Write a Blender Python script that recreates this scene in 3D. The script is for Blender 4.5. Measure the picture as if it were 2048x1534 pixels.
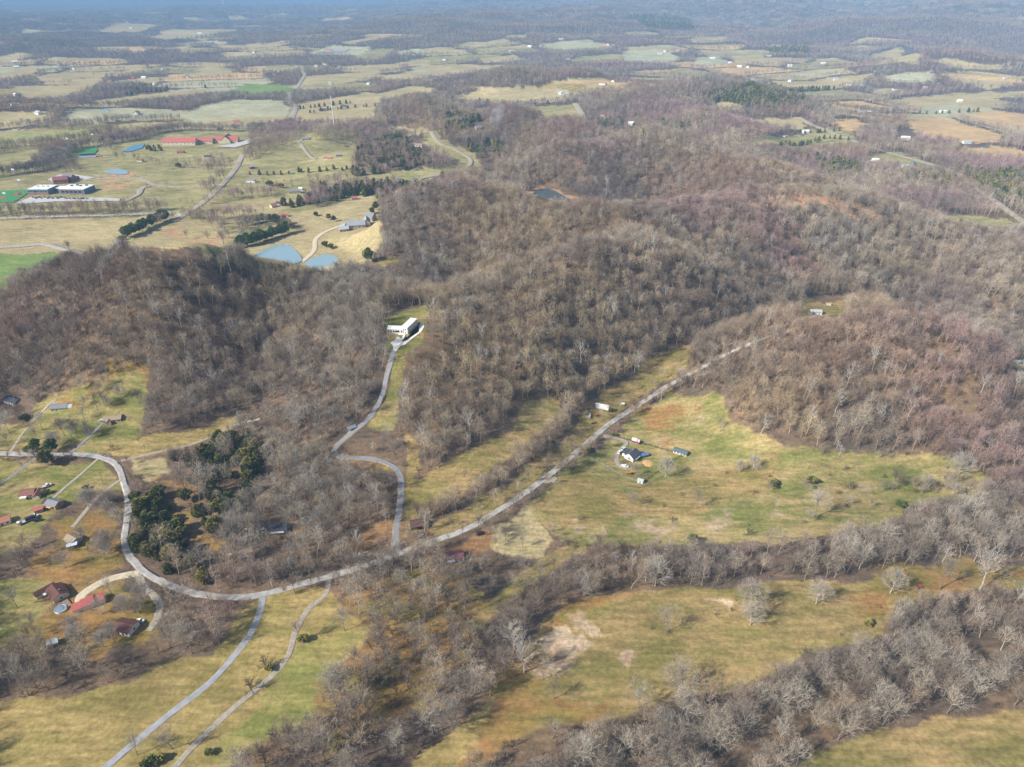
import bpy, math, random
import numpy as np
from mathutils import Vector, Matrix
for _o in list(bpy.data.objects): bpy.data.objects.remove(_o)
SC = bpy.context.scene
COL = SC.collection
R = math.radians
# ------------------------------------------------------------------ camera
CAMZ, PITCH, FPX = 250.0, 30.2, 1365.0           # metres above the valley floor, degrees down, focal length in photo pixels
cam_d = bpy.data.cameras.new('camera'); cam = bpy.data.objects.new('camera', cam_d); COL.objects.link(cam)
cam.location = (0, 0, CAMZ); cam.rotation_euler = (R(90 - PITCH), 0, 0)
cam_d.sensor_width = 36; cam_d.lens = 36 * FPX / 2048; cam_d.clip_start = 1; cam_d.clip_end = 120000
SC.camera = cam
# ------------------------------------------------------------------ sky, sun, exposure
SUN_AZ, SUN_EL = 243.0, 37.0                      # compass-style: 0 = +y, 90 = +x
W = bpy.data.worlds.new('World'); SC.world = W; W.use_nodes = True
wn = W.node_tree.nodes; wl = W.node_tree.links
bg = wn['Background']; sky = wn.new('ShaderNodeTexSky')
sky.sky_type = 'NISHITA'; sky.sun_disc = False
sky.sun_elevation = R(SUN_EL); sky.sun_rotation = R(SUN_AZ)
sky.air_density = 1.0; sky.dust_density = 1.5; sky.ozone_density = 1.0
bg.inputs['Strength'].default_value = 0.092
wl.new(sky.outputs[0], bg.inputs[0])
sd = bpy.data.lights.new('sun', 'SUN'); so = bpy.data.objects.new('sun', sd); COL.objects.link(so)
sd.energy = 4.5; sd.angle = R(1.2); sd.color = (1.0, 0.96, 0.89)
_dir = Vector((math.sin(R(SUN_AZ)) * math.cos(R(SUN_EL)), math.cos(R(SUN_AZ)) * math.cos(R(SUN_EL)), math.sin(R(SUN_EL))))
so.rotation_euler = _dir.to_track_quat('Z', 'Y').to_euler(); so.location = (0, 0, 400)
SC.view_settings.view_transform = 'Standard'; SC.view_settings.look = 'None'
SC.view_settings.exposure = 0.5; SC.view_settings.gamma = 1
SC.render.engine = 'CYCLES'
cy = SC.cycles
cy.use_denoising = True; cy.denoising_prefilter = 'NONE'; cy.max_bounces = 4; cy.diffuse_bounces = 2; cy.glossy_bounces = 2; cy.transmission_bounces = 2
cy.volume_bounces = 0; cy.transparent_max_bounces = 4; cy.caustics_reflective = False; cy.caustics_refractive = False
# ------------------------------------------------------------------ numpy noise
def _hash(ix, iy, s):
    h = (ix.astype(np.int64) * 374761393 + iy.astype(np.int64) * 668265263 + s * 974711) & 0xffffffff
    h = ((h ^ (h >> 13)) * 1274126177) & 0xffffffff
    return ((h ^ (h >> 16)) & 0xffff) / 65535.0
def vnoise(x, y, s=0):
    x = np.asarray(x, float); y = np.asarray(y, float)
    ix = np.floor(x); iy = np.floor(y); fx = x - ix; fy = y - iy
    fx = fx * fx * fx * (fx * (fx * 6 - 15) + 10); fy = fy * fy * fy * (fy * (fy * 6 - 15) + 10)
    a = _hash(ix, iy, s); b = _hash(ix + 1, iy, s); c = _hash(ix, iy + 1, s); d = _hash(ix + 1, iy + 1, s)
    return a + (b - a) * fx + (c - a) * fy + (a - b - c + d) * fx * fy
def fbm(x, y, s=0, o=4):
    t = 0.; a = .5; n = 0.
    for k in range(o):
        t = t + a * vnoise(x * 2 ** k + 17.3 * k, y * 2 ** k - 9.1 * k, s + k); n += a; a *= .5
    return t / n
def sstep(a, b, x):
    t = np.clip((x - a) / (b - a), 0, 1); return t * t * (3 - 2 * t)
# ------------------------------------------------------------------ photo pixel <-> place
_c, _s = math.cos(R(PITCH)), math.sin(R(PITCH))
def ray(u, v):
    a = (u - 1024) / FPX; b = (767 - v) / FPX
    return np.array([a, _c + b * _s, -_s + b * _c])
def plane_at(u, v, z):
    d = ray(u, v); t = (z - CAMZ) / d[2]; return d[0] * t, d[1] * t
def project(x, y, z):
    dz = z - CAMZ; dep = y * _c - dz * _s; up = y * _s + dz * _c
    dep = np.maximum(dep, 1e-3)
    return 1024 + FPX * x / dep, 767 - FPX * up / dep, dep
# ------------------------------------------------------------------ the lie of the land
TREE = 13.0
RIDGES = [  # crest lines: photo x, photo y of the tree tops, ground height; half width
    ([(-60, 640, 12), (40, 575, 26), (150, 512, 48), (260, 492, 60), (400, 497, 50), (520, 532, 33), (640, 562, 28), (740, 592, 33), (800, 640, 36)], 92),
    ([(800, 650, 37), (880, 600, 46), (1000, 550, 54), (1150, 495, 62), (1280, 445, 70)], 82),
    ([(760, 480, 36), (850, 402, 56), (930, 380, 66), (1050, 390, 66), (1160, 420, 64), (1270, 434, 66)], 95),
    ([(1280, 440, 70), (1400, 425, 70), (1540, 397, 70), (1660, 390, 72), (1760, 412, 62), (1900, 452, 45), (2080, 500, 36)], 105),
    ([(1020, 332, 46), (1130, 302, 64), (1290, 264, 80), (1430, 284, 74), (1530, 332, 60), (1640, 378, 55)], 130),
    ([(880, 250, 40), (1010, 216, 62), (1120, 240, 50), (1180, 265, 40)], 125),
    ([(730, 225, 30), (840, 193, 52), (900, 215, 38)], 120),
    ([(720, 292, 18), (800, 282, 26)], 90),
    ([(920, 155, 26), (1010, 138, 50), (1150, 140, 50), (1290, 165, 44)], 160),
    ([(1290, 175, 48), (1430, 152, 58), (1560, 185, 38), (1700, 215, 20)], 170),
    ([(1330, 200, 55), (1430, 225, 55), (1480, 260, 45)], 130),
    ([(-90, 212, 20), (60, 198, 22), (150, 215, 14), (220, 238, 5)], 120),
    ([(560, 275, 16), (640, 254, 26), (700, 252, 24)], 85),
    ([(1490, 705, 12), (1600, 655, 25), (1740, 632, 30), (1900, 665, 27), (2090, 735, 18)], 66),
    ([(1830, 118, 50), (1900, 100, 70), (2080, 112, 70)], 240),
]
SEGS = []
LIFT = [1.25, 1.05, .86, .74, .72, .8, .85, 1, .9, .9, .62, 1, .9, 1.75, .9]; SLIM = [.86, .82, .8, .78, .72, .75, .8, .9, .8, .8, .7, .9, .8, .88, .9]
for (pts, w), up_, sl_ in zip(RIDGES, LIFT, SLIM):
    P = [(*plane_at(u, v, z * up_ + TREE), z * up_) for u, v, z in pts]
    for a, b in zip(P[:-1], P[1:]): SEGS.append((a, b, w * sl_))
PADS = []      # levelled ground: x, y, radius, z
def raw_ground(x, y):
    x = np.asarray(x, float); y = np.asarray(y, float)
    wx = x + 26 * (vnoise(x / 90, y / 90, 5) - .5); wy = y + 26 * (vnoise(x / 90, y / 90, 6) - .5)
    acc = np.zeros_like(x)
    for (ax, ay, az), (bx, by, bz), w in SEGS:
        dx, dy = bx - ax, by - ay
        t = np.clip(((wx - ax) * dx + (wy - ay) * dy) / (dx * dx + dy * dy + 1e-9), 0, 1)
        d2 = (wx - ax - t * dx) ** 2 + (wy - ay - t * dy) ** 2
        acc += (np.maximum(az + t * (bz - az), 0) * np.exp(-d2 / (w * w))) ** 5
    h = acc ** .2
    h = h * (1 + .34 * (fbm(x / 105, y / 105, 11, 3) - .5))
    d = np.hypot(x, y)
    side = sstep(-.6, .5, x / np.maximum(y, 1))
    amp = sstep(2500, 4800, d) * (66 + 66 * side) + sstep(5000, 11000, d) * (30 * side + 45 * (1 - sstep(7000, 12000, d) * (1 - side)))
    big = fbm(x / 1500 + 3.1, y / 1500, 21, 2); rid = 1 - np.abs(2 * fbm(x / 700, y / 560, 31, 3) - 1)
    far = amp * np.clip(.25 + 1.5 * (big - .45) + .9 * (rid - .55), 0, 1.25)
    near = 5 * (fbm(x / 160 + 7, y / 160, 41, 3) - .5) * sstep(60, 200, d)
    return np.maximum(h, far) + near
def ground(x, y):
    h = raw_ground(x, y)
    for px, py, r, z in PADS:
        d = np.hypot(np.asarray(x) - px, np.asarray(y) - py)
        h = h + (z - h) * (1 - sstep(r, r * 1.9, d))
    return h
_T = np.concatenate([np.geomspace(120, 30000, 700)])
def hit(u, v):
    """the place on the ground seen at photo pixel u, v"""
    d = ray(u, v); d = d / np.linalg.norm(d)
    z = CAMZ + _T * d[2]; g = ground(_T * d[0], _T * d[1])
    k = int(np.argmax(z < g))
    if not z[k] < g[k]: k = len(_T) - 1
    lo, hi = _T[max(k - 1, 0)], _T[k]
    for _ in range(22):
        m = (lo + hi) / 2
        if CAMZ + m * d[2] < float(ground(m * d[0], m * d[1])): hi = m
        else: lo = m
    return float(hi * d[0]), float(hi * d[1])
def gz(x, y): return float(ground(np.float64(x), np.float64(y)))
def hitz(u, v):
    x, y = hit(u, v); return Vector((x, y, gz(x, y)))
def pad(u, v, r, dz=0.0):
    x, y = hit(u, v); PADS.append((x, y, r, gz(x, y) + dz))
# levelled spots (ponds and building plots)
pad(805, 668, 24); pad(556, 508, 48, -1); pad(645, 521, 34, -1); pad(1098, 390, 38, -1); pad(150, 392, 75); pad(20, 395, 60)
# ------------------------------------------------------------------ objects, tags
def tag(o, label=None, cat=None, group=None, kind=None):
    for k, v in (('label', label), ('category', cat), ('group', group), ('kind', kind)):
        if v: o[k] = v
    return o
def thing(name, loc, label, cat, group=None, rz=0.0):
    o = bpy.data.objects.new(name, None); COL.objects.link(o); o.location = loc; o.rotation_euler = (0, 0, rz)
    o.empty_display_size = 1
    return tag(o, label, cat, group)
def link(name, me, parent=None):
    o = bpy.data.objects.new(name, me); COL.objects.link(o)
    if parent is not None: o.parent = parent
    return o
class MB:
    """collects faces of one mesh"""
    def __init__(self): self.v = []; self.f = []; self.mi = []
    def add(self, vs, fs, m=0):
        n = len(self.v); self.v += [tuple(p) for p in vs]; self.f += [tuple(i + n for i in f) for f in fs]; self.mi += [m] * len(fs); return self
    def box(self, c, s, rz=0.0, m=0):
        ca, sa = math.cos(rz), math.sin(rz); vs = []
        for dz in (-.5, .5):
            for dx, dy in ((-.5, -.5), (.5, -.5), (.5, .5), (-.5, .5)):
                x, y = dx * s[0], dy * s[1]; vs.append((c[0] + x * ca - y * sa, c[1] + x * sa + y * ca, c[2] + dz * s[2]))
        return self.add(vs, [(3, 2, 1, 0), (4, 5, 6, 7), (0, 1, 5, 4), (1, 2, 6, 5), (2, 3, 7, 6), (3, 0, 4, 7)], m)
    def prism(self, prof, x0, x1, m=0, axis='x'):
        """closed profile (a, z) pushed along x (or y)"""
        n = len(prof)
        P = lambda t, a, z: (t, a, z) if axis == 'x' else (a, t, z)
        vs = [P(x0, a, z) for a, z in prof] + [P(x1, a, z) for a, z in prof]
        fs = [tuple(range(n))[::-1], tuple(range(n, 2 * n))] + [(i, (i + 1) % n, (i + 1) % n + n, i + n) for i in range(n)]
        return self.add(vs, fs, m)
    def tube(self, a, b, r0, r1, n=6, m=0, cap=True):
        a = Vector(a); b = Vector(b); d = (b - a).normalized(); q = d.orthogonal().normalized(); p = d.cross(q)
        vs = [a + (q * math.cos(2 * math.pi * i / n) + p * math.sin(2 * math.pi * i / n)) * r0 for i in range(n)]
        vs += [b + (q * math.cos(2 * math.pi * i / n) + p * math.sin(2 * math.pi * i / n)) * r1 for i in range(n)]
        fs = [(i, (i + 1) % n, (i + 1) % n + n, i + n) for i in range(n)]
        if cap: fs += [tuple(range(n))[::-1], tuple(range(n, 2 * n))]
        return self.add(vs, fs, m)
    def mesh(self, name, *mats, smooth=False):
        me = bpy.data.meshes.new(name); me.from_pydata(self.v, [], self.f); 
        for m in mats: me.materials.append(m)
        if len(mats) > 1: me.polygons.foreach_set('material_index', self.mi)
        if smooth: me.polygons.foreach_set('use_smooth', [True] * len(me.polygons))
        me.update(); return me
    def build(self, name, mat, parent=None, smooth=False):
        mats = mat if isinstance(mat, (list, tuple)) else [mat]
        return link(name, self.mesh(name, *mats, smooth=smooth), parent)
# ------------------------------------------------------------------ materials
MATS = {}
def _mat(name):
    m = bpy.data.materials.new(name); m.use_nodes = True; nt = m.node_tree
    return m, nt, nt.nodes, nt.links, nt.nodes['Principled BSDF']
def solid(name, rgb, rough=.75, var=.18, scale=1.2, metal=0.0, rand=0.0, spec=.3):
    """a painted or natural surface with uneven tone"""
    if name in MATS: return MATS[name]
    m, nt, N, L, B = _mat(name)
    tc = N.new('ShaderNodeTexCoord'); no = N.new('ShaderNodeTexNoise'); no.inputs['Scale'].default_value = scale; no.inputs['Detail'].default_value = 3
    L.new(tc.outputs['Object'], no.inputs['Vector'])
    mr = N.new('ShaderNodeMapRange'); mr.inputs['From Min'].default_value = .3; mr.inputs['From Max'].default_value = .7
    mr.inputs['To Min'].default_value = 1 - var; mr.inputs['To Max'].default_value = 1 + var; L.new(no.outputs['Fac'], mr.inputs['Value'])
    v = mr.outputs[0]
    mx = N.new('ShaderNodeVectorMath'); mx.operation = 'SCALE'; mx.inputs[0].default_value = rgb; L.new(v, mx.inputs['Scale'])
    L.new(mx.outputs[0], B.inputs['Base Color'])
    B.inputs['Roughness'].default_value = rough; B.inputs['Metallic'].default_value = metal; B.inputs['Specular IOR Level'].default_value = spec
    MATS[name] = m; return m
def bark(name, stops, rough=.9):
    """tone differs from tree to tree"""
    m, nt, N, L, B = _mat(name)
    oi = N.new('ShaderNodeObjectInfo'); cr = N.new('ShaderNodeValToRGB'); e = cr.color_ramp.elements
    while len(e) < len(stops): e.new(.5)
    for el, (p, c) in zip(e, stops): el.position = p; el.color = (*c, 1)
    L.new(oi.outputs['Random'], cr.inputs[0])
    tc = N.new('ShaderNodeTexCoord'); no = N.new('ShaderNodeTexNoise'); no.inputs['Scale'].default_value = .6; no.inputs['Detail'].default_value = 2
    L.new(tc.outputs['Object'], no.inputs['Vector'])
    mr = N.new('ShaderNodeMapRange'); mr.inputs['From Min'].default_value = .3; mr.inputs['From Max'].default_value = .7
    mr.inputs['To Min'].default_value = .75; mr.inputs['To Max'].default_value = 1.25; L.new(no.outputs['Fac'], mr.inputs['Value'])
    mx = N.new('ShaderNodeVectorMath'); mx.operation = 'SCALE'; L.new(cr.outputs[0], mx.inputs[0]); L.new(mr.outputs[0], mx.inputs['Scale'])
    L.new(mx.outputs[0], B.inputs['Base Color']); B.inputs['Roughness'].default_value = rough; B.inputs['Specular IOR Level'].default_value = .1
    return m
# ------------------------------------------------------------------ land cover, traced as outlines (photo pixels), laid out on the ground
C = dict(  # two tones per cover: the ground mottles between them
    litter=((.168, .115, .078), (.115, .088, .064)), straw=((.36, .265, .105), (.24, .195, .064)), olive=((.335, .235, .10), (.20, .170, .054)), meadow=((.36, .305, .15), (.24, .225, .09)),
    green=((.35, .265, .115), (.175, .180, .050)), lawn=((.29, .24, .085), (.18, .19, .05)), bright=((.16, .25, .07), (.21, .255, .085)),
    tan=((.43, .34, .18), (.36, .30, .15)), orange=((.55, .36, .17), (.47, .33, .17)), pale=((.43, .40, .26), (.35, .34, .20)),
    dirt=((.58, .44, .29), (.34, .23, .13)), rust=((.34, .185, .085), (.26, .155, .075)), brown=((.30, .17, .065), (.225, .175, .05)),
    clay=((.50, .27, .14), (.37, .25, .15)), lightgreen=((.35, .35, .14), (.28, .30, .11)), concrete=((.52, .49, .44), (.45, .42, .37)), far=((.135, .105, .09), (.10, .088, .08)))
C['worn'] = ((.40, .30, .185), (.29, .235, .12))
SOFT = dict(worn=3.2, brown=3.2, dirt=2.6, clay=2.0, rust=3.0, lawn=2.6)
FIELDS = [
 ('tan', [(-80, 440), (140, 434), (300, 432), (312, 440), (255, 482), (215, 505), (-80, 522)]), ('dirt', [(495, 512), (530, 494), (555, 485), (582, 486), (608, 510), (606, 530), (560, 532)]), ('dirt', [(602, 530), (630, 510), (655, 504), (680, 512), (680, 536), (640, 544)]),
 # near
 ('straw', [(-80, 1405), (60, 1396), (150, 1390), (255, 1362), (312, 1332), (370, 1312), (428, 1316), (462, 1270), (484, 1228), (520, 1196), (650, 1165), (668, 1180), (700, 1225), (745, 1250), (735, 1290), (650, 1350), (610, 1440), (520, 1480), (460, 1534), (420, 1600), (-80, 1600)]),
 ('lawn', [(560, 1290), (640, 1260), (735, 1260), (725, 1290), (650, 1350), (605, 1440), (520, 1480), (450, 1530), (380, 1534), (470, 1430), (540, 1370)]),
 ('olive', [(1030, 1335), (1085, 1240), (1160, 1195), (1300, 1175), (1470, 1178), (1560, 1165), (1680, 1165), (1790, 1140), (1900, 1130), (2080, 1125), (2080, 1185), (1900, 1185), (1800, 1215), (1770, 1270), (1700, 1292), (1560, 1335), (1480, 1385), (1420, 1385), (1330, 1410), (1250, 1445), (1130, 1455), (1000, 1480), (900, 1545), (850, 1545), (930, 1450), (985, 1390)]),
 ('brown', [(1030, 1335), (1085, 1240), (1160, 1195), (1300, 1172), (1200, 1210), (1120, 1280), (1090, 1400), (1250, 1420), (1240, 1445), (1130, 1455), (1000, 1480), (900, 1545), (850, 1545), (930, 1450), (985, 1390)]),
 ('brown', [(1700, 1150), (1790, 1135), (1900, 1125), (2080, 1120), (2080, 1185), (1900, 1185), (1800, 1215), (1770, 1265), (1720, 1240), (1690, 1190)]),
 ('dirt', [(1065, 1300), (1080, 1262), (1110, 1245), (1150, 1262), (1180, 1280), (1165, 1318), (1120, 1350), (1080, 1345)]),
 ('dirt', [(1135, 1232), (1165, 1225), (1200, 1255), (1210, 1270), (1175, 1262)]),
 ('dirt', [(1222, 1312), (1255, 1308), (1295, 1312), (1292, 1335), (1262, 1342), (1235, 1330)]),
 ('dirt', [(1410, 1215), (1435, 1205), (1458, 1208), (1450, 1222), (1420, 1222)]),
 ('olive', [(1570, 1545), (1720, 1472), (1870, 1436), (2080, 1408), (2080, 1620), (1520, 1620)]),
 ('straw', [(795, 1545), (870, 1490), (940, 1425), (1000, 1385), (985, 1420), (930, 1490), (890, 1560), (795, 1600)]),
 ('green', [(1050, 1015), (1120, 960), (1160, 930), (1200, 890), (1225, 865), (1290, 812), (1340, 790), (1430, 778), (1450, 810), (1475, 850), (1560, 885), (1700, 900), (1850, 912), (1925, 930), (1975, 955), (1950, 985), (1880, 1000), (1830, 1005), (1800, 1045), (1700, 1060), (1600, 1080), (1400, 1092), (1250, 1088), (1130, 1085), (1090, 1055)]),
 ('olive', [(1060, 1015), (1120, 965), (1170, 940), (1260, 990), (1300, 965), (1420, 940), (1560, 900), (1560, 960), (1480, 1000), (1400, 1030), (1250, 1040), (1130, 1060)]),
 ('brown', [(1255, 850), (1300, 815), (1340, 795), (1400, 800), (1380, 830), (1360, 870), (1300, 870)]),
 ('worn', [(1130, 1048), (1165, 1040), (1175, 1055), (1140, 1062)]), ('worn', [(1190, 1060), (1215, 1045), (1220, 1062), (1200, 1075)]),
 ('worn', [(1262, 1040), (1272, 1020), (1285, 1028), (1282, 1045), (1268, 1050)]), ('worn', [(1410, 1055), (1430, 1035), (1480, 1025), (1475, 1045), (1430, 1062)]),
 ('worn', [(1385, 850), (1410, 820), (1418, 830), (1395, 855)]), ('worn', [(1312, 868), (1340, 878), (1345, 884), (1318, 874)]),
 ('worn', [(1290, 1062), (1330, 1050), (1340, 1065), (1300, 1078)]), ('worn', [(1740, 985), (1775, 975), (1790, 990), (1750, 998)]), ('worn', [(1540, 1010), (1575, 1002), (1580, 1016), (1550, 1024)]),
 ('tan', [(985, 1052), (1050, 1012), (1115, 1085), (1085, 1112), (1035, 1118), (965, 1098)]),
 ('olive', [(835, 965), (900, 922), (960, 890), (1010, 860), (1030, 820), (1060, 795), (1110, 795), (1125, 830), (1060, 885), (1000, 935), (950, 970), (890, 1000), (850, 1015), (825, 1000)]),
 ('green', [(1030, 830), (1060, 795), (1110, 795), (1125, 830), (1075, 865), (1030, 850)]),
 ('olive', [(850, 1065), (920, 1022), (1000, 975), (1060, 930), (1120, 885), (1160, 835), (1200, 790), (1280, 742), (1320, 700), (1385, 692), (1375, 732), (1290, 790), (1220, 850), (1150, 905), (1060, 975), (960, 1042), (870, 1078)]),
 ('olive', [(930, 1245), (1000, 1185), (1080, 1115), (1170, 1082), (1195, 1092), (1100, 1145), (1020, 1205), (960, 1258)]),
 ('green', [(770, 645), (800, 625), (850, 612), (858, 640), (846, 680), (806, 712), (802, 780), (792, 832), (772, 862), (735, 852), (765, 795), (780, 725), (772, 685)]),
 ('olive', [(800, 860), (832, 880), (836, 1062), (808, 1072), (815, 960)]),
 ('brown', [(680, 915), (760, 925), (800, 945), (798, 960), (740, 940), (690, 930)]),
 ('green', [(-60, 842), (60, 852), (85, 800), (150, 772), (292, 735), (298, 790), (275, 868), (250, 892), (180, 905), (-60, 905)]),
 ('straw', [(180, 900), (250, 885), (330, 868), (370, 862), (480, 826), (475, 850), (370, 892), (255, 915)]),
 ('brown', [(110, 790), (160, 765), (280, 738), (290, 760), (180, 790)]),
 ('green', [(-60, 922), (130, 928), (200, 922), (235, 950), (243, 985), (180, 985), (125, 1020), (60, 1080), (-60, 1130)]),
 ('tan', [(262, 915), (330, 912), (340, 945), (300, 965), (268, 950)]),
 ('green', [(-60, 1150), (60, 1155), (110, 1165), (90, 1225), (60, 1265), (-60, 1320)]),
 ('brown', [(90, 1160), (262, 1148), (300, 1195), (320, 1265), (240, 1312), (90, 1280)]),
 ('brown', [(120, 1040), (240, 1000), (250, 1120), (180, 1150), (90, 1160), (60, 1150)]),
 ('brown', [(305, 952), (340, 962), (400, 1050), (450, 1112), (412, 1112), (352, 1035)]),
 ('rust', [(880, 1085), (960, 1060), (990, 1090), (960, 1120), (890, 1135)]),
 ('rust', [(690, 1062), (780, 1060), (790, 1085), (720, 1088)]),
 # beyond the first ridge
 ('tan', [(-60, 440), (300, 432), (312, 440), (255, 482), (215, 505), (150, 512), (-60, 520)]),
 ('bright', [(-60, 512), (135, 503), (95, 530), (-60, 565)]), ('bright', [(-60, 566), (45, 545), (20, 580), (-60, 595)]),
 ('tan', [(265, 482), (345, 440), (432, 440), (475, 452), (485, 492), (440, 505), (330, 505), (250, 500)]), ('clay', [(335, 468), (360, 448), (385, 455), (370, 472)]), ('clay', [(390, 480), (440, 475), (440, 485), (395, 488)]),
 ('tan', [(490, 474), (515, 455), (558, 450), (572, 468), (500, 490)]),
 ('tan', [(560, 430), (640, 415), (690, 400), (752, 388), (765, 430), (765, 480), (742, 525), (700, 535), (610, 540), (500, 525), (480, 500), (580, 470), (590, 450)]),
 ('olive', [(735, 535), (790, 510), (805, 520), (775, 545)]),
 ('concrete', [(60, 392), (130, 372), (190, 372), (245, 385), (270, 400), (210, 405), (40, 408)]),
 ('olive', [(-60, 352), (90, 345), (235, 350), (285, 380), (280, 410), (200, 428), (-60, 436)]), ('clay', [(195, 368), (230, 364), (280, 368), (260, 378), (200, 376)]),
 ('olive', [(150, 335), (250, 288), (330, 300), (470, 290), (482, 310), (450, 345), (400, 376), (300, 376), (200, 348)]), ('clay', [(200, 353), (230, 347), (285, 348), (280, 356), (215, 358)]),
 ('olive', [(285, 385), (400, 380), (425, 395), (385, 422), (200, 440), (170, 432), (230, 402)]), ('green', [(240, 402), (300, 398), (310, 404), (250, 410)]),
 ('olive', [(430, 390), (520, 382), (695, 352), (712, 305), (640, 280), (590, 290), (500, 322), (450, 362)]),
 ('tan', [(395, 432), (450, 402), (550, 396), (600, 400), (540, 432), (450, 442)]),
 ('green', [(-60, 318), (60, 300), (92, 305), (60, 335), (-60, 358)]), ('lightgreen', [(-60, 275), (100, 268), (232, 250), (205, 270), (120, 286), (-60, 300)]),
 ('pale', [(350, 260), (390, 215), (460, 200), (560, 200), (582, 215), (578, 238), (540, 248), (430, 258)]), ('tan', [(350, 262), (400, 240), (580, 232), (572, 248), (430, 262)]),
 ('tan', [(590, 208), (700, 190), (765, 200), (745, 240), (610, 250), (578, 245)]), ('bright', [(452, 186), (490, 168), (560, 168), (592, 177), (578, 188), (510, 191)]),
 ('tan', [(20, 172), (140, 170), (215, 148), (205, 166), (130, 198), (55, 204)]), ('tan', [(60, 156), (130, 144), (205, 148), (100, 166)]), ('tan', [(-60, 165), (60, 130), (98, 134), (50, 150), (-60, 178)]),
 ('tan', [(180, 202), (290, 188), (415, 178), (405, 192), (200, 212)]), ('tan', [(225, 148), (280, 134), (312, 142), (240, 152)]), ('tan', [(200, 166), (300, 154), (352, 156), (300, 166)]),
 ('tan', [(360, 150), (440, 138), (470, 146), (380, 156)]), ('tan', [(395, 142), (410, 132), (445, 134), (435, 144)]),
 ('tan', [(195, 63), (250, 44), (322, 50), (285, 66)]), ('tan', [(295, 76), (345, 58), (470, 60), (425, 72), (330, 82)]), ('orange', [(255, 95), (280, 92), (290, 104), (265, 106)]), ('tan', [(320, 96), (380, 92), (385, 98), (330, 100)]),
 ('tan', [(-60, 120), (40, 105), (70, 110), (20, 122)]), ('tan', [(430, 92), (520, 85), (545, 92), (460, 100)]), ('tan', [(510, 140), (585, 134), (590, 142), (520, 146)]),
 ('pale', [(610, 108), (660, 90), (742, 94), (722, 112)]), ('green', [(700, 116), (750, 98), (795, 97), (765, 119)]), ('tan', [(610, 152), (755, 142), (762, 155), (690, 166), (598, 170)]),
 ('tan', [(765, 150), (900, 134), (1005, 129), (1015, 137), (880, 152), (800, 163), (760, 162)]), ('tan', [(720, 196), (820, 172), (872, 178), (862, 187), (760, 203), (690, 204)]), ('tan', [(600, 176), (690, 172), (640, 182), (598, 184)]),
 ('tan', [(908, 194), (965, 178), (1110, 176), (1132, 196), (1050, 208), (920, 203)]), ('olive', [(1065, 214), (1150, 208), (1170, 236), (1090, 244)]),
 ('tan', [(958, 117), (1030, 109), (1050, 119), (965, 127)]), ('tan', [(800, 124), (862, 119), (860, 132), (810, 132)]), ('pale', [(1080, 88), (1180, 79), (1205, 91), (1120, 100)]), ('tan', [(1010, 74), (1060, 63), (1048, 76)]),
 ('tan', [(680, 86), (760, 70), (790, 74), (700, 90)]), ('tan', [(930, 92), (1010, 76), (1020, 84), (940, 98)]), ('pale', [(790, 104), (840, 96), (850, 104), (800, 110)]),
 ('pale', [(1245, 102), (1310, 97), (1365, 115), (1340, 126), (1250, 124)]), ('pale', [(1388, 116), (1440, 111), (1458, 128), (1395, 133)]), ('tan', [(1455, 111), (1520, 109), (1538, 125), (1480, 130)]), ('tan', [(1375, 78), (1450, 72), (1455, 82), (1385, 86)]),
 ('tan', [(1735, 112), (1800, 93), (1842, 110), (1830, 130), (1780, 122)]), ('tan', [(1850, 116), (1900, 119), (2012, 128), (2000, 139), (1900, 132)]), ('pale', [(1575, 144), (1690, 138), (1680, 149), (1590, 152)]),
 ('pale', [(1765, 152), (1860, 141), (1872, 155), (1850, 167), (1775, 162)]), ('tan', [(1890, 186), (2080, 178), (2080, 190), (1960, 197)]), ('pale', [(1832, 216), (1900, 209), (2002, 221), (1920, 237), (1850, 230)]), ('tan', [(1740, 180), (1800, 176), (1830, 184), (1760, 190)]),
 ('orange', [(1805, 242), (1880, 234), (2000, 268), (2010, 284), (1960, 286), (1850, 277)]), ('orange', [(1905, 232), (2000, 221), (2080, 232), (2080, 272)]), ('orange', [(1915, 298), (1990, 291), (2080, 308), (2080, 324), (1960, 312)]),
 ('tan', [(1492, 237), (1600, 236), (1622, 250), (1600, 258), (1500, 252)]), ('olive', [(1545, 272), (1650, 254), (1700, 262), (1722, 290), (1600, 303), (1495, 288)]), ('orange', [(1660, 240), (1710, 237), (1742, 258), (1690, 263)]),
 ('olive', [(1735, 312), (1800, 304), (1885, 342), (1800, 332), (1740, 327)]), ('olive', [(1875, 428), (1920, 430), (2000, 437), (2060, 452), (1960, 458), (1890, 442)]),
 ('clay', [(1470, 414), (1530, 390), (1640, 384), (1682, 384), (1702, 400), (1765, 428), (1740, 432), (1650, 408), (1550, 408)]),
 ('clay', [(1045, 386), (1100, 370), (1155, 397), (1148, 410), (1060, 398)]), ('olive', [(845, 262), (882, 278), (955, 310), (955, 332), (900, 352), (820, 362), (700, 368), (740, 350), (900, 335), (912, 320), (860, 300)]),
 ('tan', [(775, 250), (852, 250), (842, 272), (790, 268)]), ('olive', [(1600, 600), (1690, 598), (1692, 628), (1650, 640), (1600, 630)]),
 ('tan', [(2010, 722), (2080, 720), (2080, 750), (2030, 745)]),
]
BASE = [('brown', [(700, 1180), (860, 1130), (1000, 1190), (960, 1300), (860, 1420), (640, 1500), (600, 1420), (740, 1280)]), ('meadow', [(-80, 268), (200, 245), (420, 258), (720, 240), (770, 420), (700, 545), (560, 545), (420, 520), (-80, 530)])]
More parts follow.
